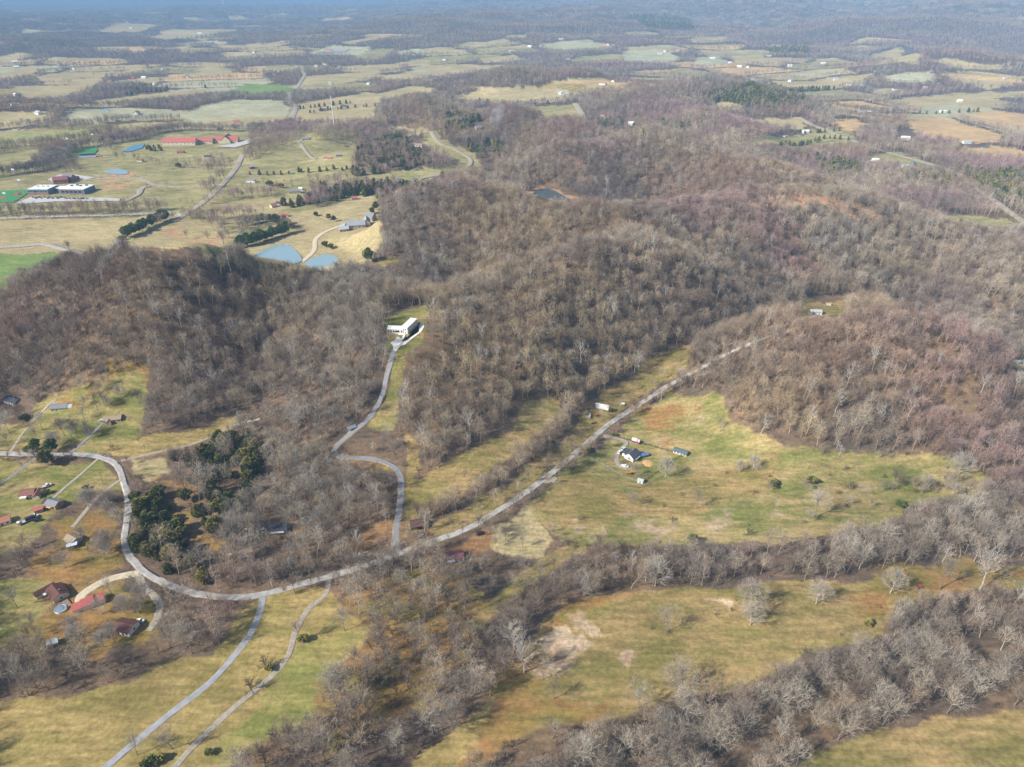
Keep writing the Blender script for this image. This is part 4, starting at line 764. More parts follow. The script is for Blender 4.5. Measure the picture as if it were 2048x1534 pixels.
rim = MB(); [rim.tube((3.05 * math.cos(a), 3.05 * math.sin(a), 1.22), (3.05 * math.cos(a + .27), 3.05 * math.sin(a + .27), 1.22), .1, .1, 4) for a in np.arange(0, 6.28, .2618)]; rim.build('pool_rim', WHITE, t)
p = hitz(131, 1210); t = thing('wooden_deck', p, 'square wooden deck between the round pool and the brown roofed house', 'deck', None, R(-40))
MB().box((0, 0, .35), (5.5, 4, .5)).build('deck_floor', WOOD, t); b = MB(); [b.box((sx, -1.95, 1.0), (.08, .08, .9)) for sx in (-2.7, -1.35, 0, 1.35, 2.7)]; b.box((0, -1.95, 1.45), (5.5, .1, .08)); b.build('railing', WOOD, t)
r = house('bright red roofed barn at the end of the sandy drive', 178, 1210, 32, 6.5, 7, 3.2, 2.0, WHITE, RRED, 'barn', 'barn', 0)
gable(r, -8.2, -3.4, -3.2, 3.2, 2.4, 1.3, WHITE, RRED); gable(r, 3.4, 8.6, -3.4, 3.4, 2.6, 1.4, WHITE, P_('faded_red_roof', (.44, .09, .075), .5)); MB().box((-.5, 3.55, 1.3), (3, .12, 2.6)).build('garage_door', GLASS, r)
r = house('white house with a dark brown roof beside a parked white car', 253, 1258, -12, 11.5, 9, 3.0, 1.9, WHITE, RBROWN, nwin=4)
MB().box((-4.4, -5.6, 2.35), (3.6, 2.2, .14)).build('porch_roof', RBROWN, r); [MB().tube((sx, -6.5, -1), (sx, -6.5, 2.3), .09, .09).build('porch_post', WHITE, r) for sx in (-6, -2.8)]
MB().box((3.0, 6.8, -.02), (1.0, 4.2, .1)).build('front_walk', CONC, r)
house('small weathered grey shed among bare trees at lower left', 108, 1288, 25, 5, 4, 2.2, 1.1, GREYW, RMETAL, 'shed', 'shed', 1, False)
r = house('long house with a faded rust red roof beside a white pickup', 58, 990, 12, 9.5, 7.5, 2.8, 1.7, CREAM, RRUST, nwin=3)
gable(r, 4.9, 9.4, -6.4, 1.8, 2.6, 1.4, CREAM, RRUST, 'y'); MB().box((-1.4, -5.1, 2.35), (4.4, 2.8, .14)).build('porch_roof', RWHITE, r); [MB().tube((sx, -6.3, -1), (sx, -6.3, 2.3), .09, .09).build('porch_post', WHITE, r) for sx in (-3.4, .6)]
r = house('house with a pale grey roof and orange brick front', 110, 1011, -18, 9.5, 7, 3.0, 1.7, P_('orange_brick', (.50, .26, .16)), RGREY, nwin=3); MB().box((-1, -4.6, 2.2), (6, 1.8, .12)).build('awning', P_('salmon_awning', (.66, .36, .24)), r)
gable(r, -8.2, -5.1, -3, 2.2, 2.4, 1.3, P_('orange_brick', (.50, .26, .16)), RNAVY)
house('small garage with a bright salmon red roof below the grey roofed house', 78, 1022, 35, 5.2, 4.6, 2.4, 1.1, STONE, P_('salmon_roof', (.48, .16, .12)), 'garage', 'garage', 1, False)
r = house('house with a faded orange red roof cut by the photo edge at left', 6, 1046, 30, 10, 6.5, 2.7, 1.5, WHITE, RORANGE); MB().box((-5.4, 2.0, 2.4), (4.5, 4, .16)).build('porch_roof', RMETAL, r)
house('brown roofed house half hidden behind bare trees near the bend', 148, 1082, -30, 9, 7, 2.7, 1.6, GREYW, RTAN); p = hitz(146, 1095)
t = thing('canopy', p, 'pale blue carport canopy beside the hidden brown roofed house', 'canopy', None, R(25)); MB().box((0, 0, 2.3), (5, 3.2, .12)).build('canopy_top', P_('pale_blue_canopy', (.55, .62, .70)), t)
for sx in (-2.3, 2.3):
    for sy in (-1.4, 1.4): MB().tube((sx, sy, -.5), (sx, sy, 2.25), .06, .06).build('post', WHITE, t)
r = house('long house with a navy roof and a tan roofed addition at left', 24, 801, -22, 13, 7.5, 2.9, 1.8, WHITE, RNAVY, nwin=4, chimney=True); gable(r, 4.0, 9.5, 3.9, 9.0, 2.6, .5, WHITE, P_('tan_flat_roof', (.55, .47, .37)))
r = house('wide house with a pale grey roof at the top of a gravel track', 120, 812, 8, 13, 8, 2.9, 1.7, GREYW, RGREY, nwin=4); gable(r, 6.6, 11.5, -3.6, 2.5, 2.7, 1.4, GREYW, RMETAL); gable(r, -3, 3, 4.1, 8, 2.6, 1.0, GREYW, RMETAL, 'y')
r = house('tan stone house with a brown roof alone on the green lawn', 226, 838, 12, 14, 7.5, 2.8, 1.6, STONE, RTAN, nwin=4, chimney=True); gable(r, -4, 0, -6.5, -3.8, 2.6, 1.2, STONE, RTAN, 'y')
house('low dark roofed house in the trees beside two white vehicles', 522, 1060, 4, 9, 6, 2.5, 1.2, GREYW, RNAVY)
r = house('dark grey roofed house under tall bare trees in the wood', 558, 1060, 6, 12, 7.5, 2.8, 1.7, GREYW, RDARK, nwin=4); MB().box((0, -4.7, 2.3), (9, 1.9, .12)).build('porch_roof', RWHITE, r)
p = hitz(613, 1042); t = thing('trampoline', p, 'round trampoline with a pale blue rim right of the dark roofed house', 'trampoline'); rim = MB(); [rim.tube((2.3 * math.cos(a), 2.3 * math.sin(a), .9), (2.3 * math.cos(a + .27), 2.3 * math.sin(a + .27), .9), .17, .17, 4) for a in np.arange(0, 6.28, .2618)]; rim.build('rim', P_('pale_blue_pad', (.40, .62, .70)), t); MB().tube((0, 0, .86), (0, 0, .9), 2.2, 2.2, 20).build('bed', BLACK, t)
for a in range(4): MB().tube((2.2 * math.cos(a * 1.57), 2.2 * math.sin(a * 1.57), -.5), (2.2 * math.cos(a * 1.57), 2.2 * math.sin(a * 1.57), .85), .05, .05).build('leg', STEEL, t)
house('small grey shed half hidden beside the climbing driveway', 704, 856, 35, 6, 4, 2.2, .9, GREYW, P_('teal_grey_roof', (.20, .25, .27)), 'shed', 'shed', 1, False)
r = house('old rust dark barn beside the main road', 836, 1052, 10, 10, 7, 3.0, 1.9, DARKW, P_('rust_dark_roof', (.12, .065, .05)), 'barn', 'barn', 0); MB().box((1, -3.56, 1.2), (3, .1, 2.4)).build('barn_door', BLACK, r)
r = house('house with a faded mauve red roof below the main road', 910, 1116, 6, 11, 7, 2.7, 1.6, GREYW, RMAUVE); MB().box((-2.5, -4.8, 2.2), (5.0, 2.4, .12)).build('porch_roof', RMETAL, r)
# the white modern house on the spur
x, y = hit(795, 664); r = thing('modern_house', (x, y, base_z(x, y, 10, 6, 0) + .2), 'large white modern house with flat roofs on the wooded spur', 'house', None, R(-4)); r.scale = (.85, .85, .85)
flat(r, -7.6, 5.2, -3, 3.4, 3.3, WHITE, RWHITE); ca, sa = math.cos(R(68)), math.sin(R(68))
b = MB(); b.box((8.4, 5.9, 1.8), (18, 5.6, 6.4), R(76)); b.build('tall_block', WHITE, r); MB().box((8.4, 5.9, 5.2), (18.3, 5.9, .35), R(76)).build('block_roof', RWHITE, r)
for xx, ww in ((-6.4, 1.3), (-4.2, 1.3), (-2.2, 1.3), (.6, 3.4), (4.0, .9)): window(r, xx, -3, 1.75, ww, 1.6, 'y-', False)
def along(root, cx, cy, a, L_, W_, t, side, z, w, h):
    n = (math.cos(a + math.pi / 2 * side), math.sin(a + math.pi / 2 * side)); MB().box((cx + math.cos(a) * t + n[0] * (W_ / 2 + .03), cy + math.sin(a) * t + n[1] * (W_ / 2 + .03), z), (w, .1, h), a).build('window', GLASS, root)
for t_ in (-6.5, -3, .5, 4, 7): along(r, 8.4, 5.9, R(76), 18, 5.6, t_, -1, 3.5, 1.0, .9)
for t_ in (-5, -1, 3): along(r, 8.4, 5.9, R(76), 18, 5.6, t_, -1, .9, 1.0, 1.1)
for z_ in (.9, 3.4):
    for t_ in (-.95, .95): MB().box((8.4 - math.cos(R(76)) * 9.04 - math.sin(R(76)) * t_, 5.9 - math.sin(R(76)) * 9.04 + math.cos(R(76)) * t_, z_), (.1, .9, 1.0), R(76)).build('window', GLASS, r)
MB().box((4.2, -4.2, .15), (5, 2.2, .3)).build('terrace', CONC, r)
def slab(name, pts, mat, lift=.25, kind='structure', step=None):
    """a level paved area from an outline in the photo, its top following the ground"""
    P = [hit(u, v) for u, v in pts]; P = smooth_path(P + P[:1], step)[:-1] if step else np.array(P); z = ground(P[:, 0], P[:, 1]); n = len(P); c = P.mean(0); V = [(a, b, k + lift) for (a, b), k in zip(P, z)]
    V2 = [((a + c[0]) / 2, (b + c[1]) / 2, gz((a + c[0]) / 2, (b + c[1]) / 2) + lift) for a, b, _ in V]; V3 = (c[0], c[1], gz(*c) + lift)
    return tag(MB().add(V + V2 + [V3], [(i, (i + 1) % n, (i + 1) % n + n, i + n) for i in range(n)] + [(i + n, (i + 1) % n + n, 2 * n) for i in range(n)]).build(name, mat), kind=kind)
slab('driveway', [(787, 703), (786, 692), (780, 686), (790, 680), (795, 674), (803, 677), (806, 684), (812, 682), (822, 675), (838, 664), (838, 652), (842, 645), (849, 646), (848, 655), (843, 664), (826, 677), (810, 690), (797, 694), (793, 703)], CONC, .3, step=None)
slab('path', [(803, 678), (810, 664), (813, 665), (807, 680)], CONC, .34)
# the white farmhouse on the meadow
r = house('white farmhouse with a dark grey roof in the fenced yard on the meadow', 1264, 915, 49, 10, 8, 3.6, 2.9, WHITE, RDARK, nwin=3, chimney=True)
gable(r, -3.5, 3.5, 4.1, 7.2, 3.0, .9, WHITE, RDARK); MB().box((0, -4.9, 2.3), (7, 1.7, .14)).build('porch_roof', RMETAL, r); [MB().tube((sx, -5.6, -.6), (sx, -5.6, 2.25), .08, .08).build('porch_post', WHITE, r) for sx in (-3.2, 0, 3.2)]
house('small blue roofed lean-to behind the white farmhouse', 1286, 913, 20, 4.2, 3, 2.0, .7, BLUEW, TARP, 'shed', 'shed', 1, False); house('smallest blue roofed shed right of the lean-to behind white farmhouse', 1293, 911, -30, 2.8, 2.2, 1.9, .6, BLUEW, TARP, 'shed', 'shed', 0, False)
r = house('long dark slate roofed shed at the far corner of the farm fence', 1361, 906, -32, 11, 5, 2.3, 1.1, CREAM, P_('slate_metal_roof', (.10, .15, .18), .5), 'shed', 'shed', 4, False)
house('small grey roofed shed at the bottom corner of the farm fence', 1281, 964, -25, 4, 3.2, 2.0, .8, WHITE, RMETAL, 'shed', 'shed', 1, False)
t = thing('mulch_heap', hitz(1296, 926), 'round orange tan heap of straw behind the white farmhouse', 'heap'); rg = np.random.default_rng(3); b = MB(); V = [(0, 0, .55)]
for k, (rad, hh) in enumerate(((1.4, .45), (2.8, .25), (3.9, -.3))):
    V += [(rad * math.cos(a) * (1 + .1 * math.sin(3 * a)), rad * math.sin(a) * 1.1, hh) for a in np.arange(16) * math.pi / 8]
b.add(V, [(0, 1 + i, 1 + (i + 1) % 16) for i in range(16)] + [(1 + k * 16 + i, 17 + k * 16 + i, 17 + k * 16 + (i + 1) % 16, 1 + k * 16 + (i + 1) % 16) for k in range(2) for i in range(16)]).build('straw', HAY, t, True)
r = house('pale galvanised roofed barn in the clearing behind the round hill', 1632, 625, -6, 11, 8, 3.2, 1.5, WHITE, RMETAL, 'barn', 'barn', 2, False); MB().box((-4.6, -4.9, 2.4), (4.0, 2.6, .14)).build('porch_roof', RNAVY, r)
house('low white shed with an orange tan roof beside the galvanised barn', 1657, 609, -20, 5, 2.6, 1.5, .5, WHITE, P_('tan_roof', (.5, .36, .2)), 'shed', 'shed', 0, False)
house('white farm building at the right photo edge behind the round hill', 2041, 727, -8, 9, 5, 2.6, 1.0, WHITE, RMETAL, 'barn', 'barn', 1, False)
# estate, farms and houses beyond the first ridge
r = house('large grey slate stone mansion above the twin ponds', 712, 455, 12, 22, 11, 5, 4.2, STONE, P_('slate_shingles', (.31, .335, .36)), 'mansion', 'house', 5, False, True, k=1.0); gable(r, 9, 17, -2, 15, 5.5, 4.5, STONE, P_('slate_shingles', (.31, .335, .36)), 'y'); gable(r, -15, -9, -8, 2, 4, 3, STONE, P_('slate_shingles', (.31, .335, .36)), 'y')
house('pale guest house with a grey roof left of the estate mansion', 688, 462, 20, 12, 8, 4, 3, STONE, RMETAL, 'house', 'house', 3, False, k=.9); house('pale stone wing with a steep roof behind the estate mansion', 742, 440, -30, 12, 9, 5, 4.5, STONE, RGREY, 'house', 'house', 3, False, k=.95)
FAR = [  # label, u, v, turn, length, width, wall height, rise, wall, roof, name, category
 ('small grey barn with a red roof on the estate hill', 709, 399, 20, 12, 9, 4, 3, GREYW, RRED, 'barn', 'barn'), ('red roofed white stable between the pines and the estate', 568, 433, 8, 17, 9, 3.2, 2.4, WHITE, RRED, 'stable', 'stable'), ('orange roofed house among trees left of the estate', 547, 414, 50, 12, 9, 4, 3, CREAM, RORANGE, 'house', 'house'),
 ('dark blue roofed house beside the orange roofed house', 559, 410, -20, 12, 8, 4, 3, GREYW, RNAVY, 'house', 'house'), ('grey mansion with a pool court above the estate road', 590, 386, 15, 24, 12, 5, 3, STONE, RGREY, 'mansion', 'house'), ('white pavilion beside the mansion pool court', 602, 380, 0, 8, 8, 4, 2, WHITE, RWHITE, 'pavilion', 'pavilion'),
 ('red barn with a pale roof near the avenue', 504, 337, 40, 12, 9, 5, 4, REDW, RMETAL, 'barn', 'barn'), ('large grey and white house among garden trees near the avenue', 503, 364, -5, 20, 10, 4.5, 3, WHITE, RGREY, 'house', 'house'), ('white and navy house inside the avenue loop', 417, 316, 10, 18, 10, 4, 3, WHITE, RNAVY, 'house', 'house'),
 ('dark brick house below the red roofed school', 362, 306, 5, 18, 10, 4, 3, BRICK, RRUST, 'house', 'house'), ('pale house with a red brown roof beside the blue courts', 281, 323, -10, 15, 9, 4, 3, CREAM, RRUST, 'house', 'house'), ('long red roofed white barn in the paddocks', 656, 318, 3, 20, 10, 4, 2.5, WHITE, RRED, 'barn', 'barn'),
 ('grey barn right of the long red roofed barn', 678, 312, 3, 12, 8, 3.5, 2, DARKW, RGREY, 'barn', 'barn'), ('stone mansion at the end of a curving drive on the knoll', 612, 279, 15, 20, 12, 5, 4, STONE, RGREY, 'mansion', 'house'), ('small red shed on the paddock slope', 692, 293, 0, 8, 6, 3, 2, REDW, RRUST, 'shed', 'shed'),
 ('green roofed run-in shed in the paddock by the cedars', 583, 348, 5, 9, 5, 2.5, 1.2, WOOD, RGREEN, 'shed', 'shed'), ('tan mansion with a broad brown roof in the dark wood', 836, 293, -12, 24, 13, 5, 4, WHITE, RTAN, 'mansion', 'house'), ('grey house on the wooded hill behind the smoke', 957, 257, 25, 17, 11, 5, 5, STONE, RGREY, 'house', 'house'),
 ('long white barn with a blue roof at the foot of the drive', 962, 341, 8, 28, 10, 4, 2.2, WHITE, RBLUE, 'barn', 'barn'), ('blue roofed trailer home in the low row, rightmost', 871, 356, 10, 13, 6, 3, 1, WHITE, RBLUE, 'trailer_home', 'trailer home'), ('grey trailer home in the middle of the low row', 828, 358, 5, 9, 6, 3, 1, GREYW, RGREY, 'trailer_home', 'trailer home'), ('pale trailer home at the left of the low row', 799, 360, 0, 9, 6, 3, 1, GREYW, RBLUE, 'trailer_home', 'trailer home'),
 ('big white house in the dark cedars right of the smoke', 1262, 250, -3, 24, 14, 7, 5, WHITE, RWHITE, 'mansion', 'house'), ('small white house with a red roof up the road', 1205, 232, 0, 13, 9, 4, 3, WHITE, RRED, 'house', 'house'), ('pale roofed house in the hollow below the smoke hill', 1086, 299, 5, 18, 9, 4, 2, GREYW, RMETAL, 'house', 'house'), ('long grey barn in the hollow beside the woods', 1008, 312, -5, 14, 7, 3, 1.5, GREYW, RMETAL, 'barn', 'barn'),
 ('large white farmhouse ringed by cedars on the green rise', 1611, 266, 8, 20, 12, 6, 4, WHITE, RWHITE, 'farmhouse', 'house'), ('green roofed outbuilding below the white farmhouse', 1606, 286, 0, 11, 7, 3, 1.5, WHITE, RGREEN, 'outbuilding', 'shed'), ('small tan house left of the ringed white farmhouse', 1571, 274, 20, 12, 8, 3.5, 2, CREAM, RTAN, 'house', 'house'), ('rusty roofed house right of the ringed farmhouse', 1665, 286, -10, 11, 7, 3, 2, CREAM, RRUST, 'house', 'house'),
 ('large white barn beside the orange stubble field', 1810, 279, -12, 24, 13, 6, 4, WHITE, RWHITE, 'barn', 'barn'), ('white house with grey sheds by the stubble fields', 1933, 287, 0, 22, 11, 5, 3, WHITE, RMETAL, 'house', 'house'), ('grey shed between the two orange stubble fields', 1967, 297, -10, 12, 7, 3, 1.5, GREYW, RBLUE, 'shed', 'shed'), ('white house beside the white board fence', 1750, 322, -6, 16, 9, 4, 3, WHITE, RWHITE, 'house', 'house'),
 ('pale house with two roofs below the valley road', 1810, 334, 15, 18, 10, 4, 3, WHITE, RMETAL, 'house', 'house'), ('blue grey house next to the two roofed pale house', 1826, 331, 40, 12, 9, 5, 3.5, BLUEW, RBLUE, 'house', 'house'), ('red roofed barn hidden in the woods below the valley road', 1785, 358, -15, 14, 9, 4, 3, WOOD, RRED, 'barn', 'barn'), ('small red roof deep in trees left of the hidden barn', 1749, 347, 10, 10, 7, 3, 2.5, WOOD, RRED, 'cabin', 'cabin'),
 ('red barn roof at the edge of orange fields', 1769, 264, 5, 11, 8, 4, 3, REDW, RRED, 'barn', 'barn'), ('white house among trees at the road bend', 1850, 312, 0, 12, 8, 4, 2, WHITE, RMETAL, 'house', 'house'), ('long low white house by the pines at right', 1940, 333, -4, 20, 9, 3.5, 2, WHITE, RGREY, 'house', 'house'), ('small white house right of the long low house', 1966, 335, -4, 12, 8, 3.5, 2, WHITE, RTAN, 'house', 'house'),
 ('red roofed farmhouse at the edge of the pale crop field', 474, 246, 15, 20, 12, 5, 4, CREAM, RRED, 'farmhouse', 'house'), ('long red roofed shed in front of the pale crop field', 440, 259, 5, 17, 9, 4, 2.5, WOOD, RRED, 'shed', 'shed'), ('white hay barn with an open dark front beside the winding road', 549, 246, 15, 16, 12, 5, 4, WHITE, RMETAL, 'barn', 'barn'), ('small pale shed left of the white hay barn', 529, 246, 0, 9, 7, 4, 2, GREYW, RMETAL, 'shed', 'shed'),
 ('long white barn right of the winding road', 602, 243, 6, 15, 8, 4, 2, WHITE, RWHITE, 'barn', 'barn'), ('dark brick house amid the hedged gardens', 645, 222, 0, 24, 12, 5, 4, BRICK, RDARK, 'house', 'house'), ('grey house with dark gables in the gardens', 689, 216, 0, 15, 11, 6, 5, STONE, RDARK, 'house', 'house'), ('blue roofed house in the pocket field at left', 213, 222, 10, 18, 10, 4, 3, WHITE, P_('bright_blue_roof', (.12, .30, .55)), 'house', 'house'),
 ('white trailer near the left woods', 312, 209, 0, 12, 7, 3, 1.5, WHITE, RWHITE, 'trailer_home', 'trailer home'), ('red roofed farm in the left tan fields', 220, 164, 0, 18, 12, 5, 4, CREAM, RRED, 'farmhouse', 'house'), ('small red barn right of the red roofed farm', 267, 158, 0, 14, 10, 5, 4, REDW, RRED, 'barn', 'barn'), ('white farmhouse in the left tan fields', 288, 157, 0, 22, 12, 6, 4, WHITE, RWHITE, 'farmhouse', 'house'),
 ('white barn far left beside a hedgerow', 148, 139, 0, 14, 10, 5, 3, WHITE, RWHITE, 'barn', 'barn'), ('white barn left of the bright green field', 549, 151, 0, 14, 9, 5, 3, WHITE, RWHITE, 'barn', 'barn'), ('white house by the far meadow right of the winding road', 650, 131, 0, 24, 12, 6, 4, WHITE, RWHITE, 'house', 'house'), ('wide red roofed school far off beside a pale car park', 657, 102, 0, 42, 22, 6, 5, CREAM, RRED, 'school_building', 'school'),
 ('grey farmhouse by the round far meadow', 826, 110, 0, 22, 12, 6, 4, WHITE, RGREY, 'farmhouse', 'house'), ('white house on the far centre slope', 1136, 120, 0, 22, 12, 6, 4, WHITE, RWHITE, 'house', 'house'), ('white mansion at the top of a pale far meadow', 1122, 80, 0, 30, 16, 8, 5, WHITE, RWHITE, 'mansion', 'house'), ('red roofed house above the far centre fields', 1290, 79, 0, 22, 14, 6, 5, CREAM, RRED, 'house', 'house'),
 ('pale roofed house in the green far valley at centre right', 1320, 108, 0, 26, 14, 6, 4, WHITE, RMETAL, 'house', 'house'), ('white farm with three roofs in the far valley', 1425, 118, 0, 30, 14, 6, 4, WHITE, RWHITE, 'farmhouse', 'house'), ('white house at the corner of the far valley meadow', 1459, 127, 0, 16, 11, 6, 4, WHITE, RWHITE, 'house', 'house'), ('white long barn right of the far valley farms', 1538, 113, 0, 24, 12, 5, 3, WHITE, RWHITE, 'barn', 'barn'),
 ('white house among far trees at centre right', 1646, 128, 0, 24, 12, 6, 4, WHITE, RWHITE, 'house', 'house'), ('white house with a grey annex in the right valley', 1672, 160, 0, 22, 12, 5, 4, WHITE, RMETAL, 'house', 'house'), ('pale house beside the right valley lane', 1725, 171, 0, 20, 11, 5, 4, WHITE, RGREY, 'house', 'house'), ('blue roofed barn in the right valley meadow', 1790, 180, 0, 20, 11, 5, 3, WHITE, RBLUE, 'barn', 'barn'),
 ('white house at the dark hedge in the right valley', 1850, 177, 0, 16, 10, 6, 4, WHITE, RWHITE, 'house', 'house'), ('white house behind the dark wooded ridge at right', 1919, 204, 0, 18, 11, 6, 4, WHITE, RWHITE, 'house', 'house'), ('long pale barn at the far right below the hills', 2012, 155, 0, 24, 10, 4, 2, WHITE, RMETAL, 'barn', 'barn'), ('white barn on the pale meadow above the stubble fields', 1885, 225, 0, 20, 11, 5, 3, WHITE, RWHITE, 'barn', 'barn'),
 ('pair roofed white house left of the pine block', 1601, 203, 0, 22, 12, 6, 4, WHITE, RWHITE, 'house', 'house'), ('dark roofed house beside the cedar lane', 1656, 213, 0, 18, 11, 5, 4, GREYW, RDARK, 'house', 'house'), ('white house with a long drive below the cedar lane', 1722, 226, 0, 22, 12, 5, 4, WHITE, RMETAL, 'house', 'house'), ('white shed group in the clearing by the cedar lane', 1736, 201, 0, 20, 10, 4, 2, WHITE, RWHITE, 'shed', 'shed'),
 ('pale cottage high in the woods left of the stubble road', 1528, 247, 0, 14, 8, 3, 2, WHITE, RGREY, 'cottage', 'house'), ('tiny white farmhouse below the far left hills', 262, 57, 0, 34, 18, 7, 5, WHITE, RWHITE, 'farmhouse', 'house'), ('white barns on the far left tan field', 400, 68, 0, 40, 18, 7, 5, WHITE, RWHITE, 'barn', 'barn'), ('pale roofed farm behind the far left hedges', 430, 94, 0, 32, 16, 6, 4, GREYW, RMETAL, 'farmhouse', 'house'),
]
for lb, u, v, dg, L_, W_, h, ri, wm, rm, nm, ct in FAR: house(lb, u, v, dg, L_ * (.7 if u == 1262 else 1), W_, h, ri, wm, rm, nm, ct, 3 if v > 250 else (2 if v > 140 else 0), False, False, v > 250)
# farmhouses scattered over the far valley floors, a few pixels each
_r = np.random.default_rng(11); _n = 0
while _n < 48:
    d_ = _r.uniform(1700, 4300); a_ = _r.uniform(-.62, .62); x, y = d_ * math.sin(a_), d_ * math.cos(a_); xx = np.array([x]); yy = np.array([y]); zz = raw_ground(xx, yy)
    u_, v_, _ = project(xx, yy, zz)
    if farmland(xx, yy, zz)[0] < 0 or look(CLEAR, u_, v_)[0]: continue
    t = thing('farmhouse', (x, y, base_z(x, y, 16, 10, 0)), 'tiny pale farmhouse scattered among the far valley fields', 'house', 'scattered far farmhouses', _r.uniform(0, 3)); gable(t, -8, 8, -5, 5, 4, 3, WHITE, [RWHITE, RMETAL, RGREY, RTAN, RWHITE][_n % 5]); _n += 1
# the new school with its playing field
def bld(label, u, v, deg, name='school_building', cat='school'):
    x, y = hit(u, v); return thing(name, (x, y, base_z(x, y, 30, 24, R(deg)) + .2), label, cat, None, R(deg))
r = bld('white roofed school hall with blue grey walls beside the playing field', 88, 385, 0); flat(r, -14, 14, -12, 13, 7, BLUEW, RWHITE); MB().box((0, -12.12, 1.0), (28.1, .2, 3.2)).build('brick_base', BRICK, r)
for i in range(8): window(r, -12 + i * 3.3, -12, 4.6, 1.9, 1.7, 'y-', False)
for a in range(3): MB().box((-8 + a * 7, 3, 8), (2.4, 1.8, 1.4)).build('roof_unit', STEEL, r)
r = bld('wide white roofed classroom block with brick piers', 155, 384, -3); flat(r, -18, 18, -12, 14, 6.5, BLUEW, RWHITE); flat(r, -30, -18, -2, 10, 5.0, BRICK, RWHITE)
for i in range(6): MB().box((-15 + i * 6, -12.15, 2.7), (1.1, .35, 7.4)).build('brick_pier', BRICK, r)
for i in range(5): window(r, -12 + i * 6, -12, 3.2, 4.0, 2.6, 'y-', False)
for a in range(4): MB().box((-9 + a * 6.5, 5 + (a % 2) * 3, 7.5), (3.0, 2.2, 1.3)).build('roof_unit', RDARK, r)
house('red brick building with a purple roof behind the school hall', 124, 366, 20, 20, 12, 6, 4, BRICK, RMAUVE, 'school_building', 'school', 3, False, k=.95); house('second red brick building with grey gables behind the classroom block', 140, 362, -15, 18, 12, 6, 4.5, BRICK, P_('slate_purple', (.19, .16, .19)), 'school_building', 'school', 3, False, k=.95)
house('small black roofed plant building right of the brick school buildings', 155, 359, 0, 8, 7, 6, 1.5, DARKW, RNAVY, 'shed', 'shed', 0, False)
# red roofed school
r = house('longest red roofed hall of the school with cream walls', 362, 289, 2, 62, 20, 6, 6.5, CREAM, RRED, 'school_building', 'school', 8, False, k=.95); house('middle red roofed wing of the school', 412, 286, 4, 30, 18, 5, 5, CREAM, RRED, 'school_building', 'school', 4, False, k=.95)
r = house('red roofed school wing with crossed gables, at the right', 455, 284, 6, 44, 18, 5, 6, CREAM, RRED, 'school_building', 'school', 5, False, k=.95); gable(r, -9, 9, -14, 16, 5.5, 7.5, CREAM, RRED, 'y')
SPORT = dict(turf=P_('artificial_turf', (.055, .235, .075), .9, .06), clayp=P_('infield_dirt', (.26, .14, .09), .95), court=P_('blue_court', (.10, .24, .34), .9, .1), lot=P_('pale_lot', (.50, .48, .45), .95, .2), mark=P_('red_turf_mark', (.65, .06, .02), .9))
slab('sports_field', [(-40, 383), (0, 383), (66, 380), (48, 393), (27, 406), (-40, 407)], SPORT['turf'], .9); slab('infield', [(27, 389), (32, 386), (45, 385), (38, 388), (36, 391), (50, 391), (38, 394), (30, 393)], SPORT['clayp'], 1.0)
slab('field_mark', [(-2, 398), (4, 395), (9, 394), (10, 396), (5, 398), (-2, 400)], SPORT['mark'], 1.0); slab('parking_lot', [(30, 408), (60, 396), (110, 396), (190, 396), (240, 398), (240, 403), (110, 404), (45, 409)], SPORT['lot'], .8)
slab('parking_lot', [(95, 360), (120, 350), (150, 350), (190, 356), (160, 362), (110, 366)], SPORT['lot'], .8); slab('sports_field', [(148, 305), (190, 295), (197, 300), (186, 311), (160, 313)], SPORT['turf'], 1.0)
slab('tennis_court', [(243, 304), (265, 292), (290, 288), (285, 297), (262, 304)], SPORT['court'], 1.0); slab('parking_lot', [(430, 294), (470, 288), (510, 276), (520, 282), (470, 296)], SPORT['lot'], 1.0); slab('parking_lot', [(640, 105), (668, 97), (700, 98), (690, 104)], P_('far_lot', (.36, .34, .31), .95), 1.5)
r = bld('dark roofed grandstand beside the green football field', 175, 316, 20, 'grandstand', 'grandstand'); b = MB(); [b.box((0, i * 1.2, .4 + i * .45), (26, 1.2, .5)) for i in range(6)]; b.build('benches', STEEL, r); MB().box((0, 7.6, 5.2), (26, 4, .4)).build('roof', RNAVY, r); MB().box((0, 9.3, 2), (25, .4, 6)).build('back_wall', GREYW, r)
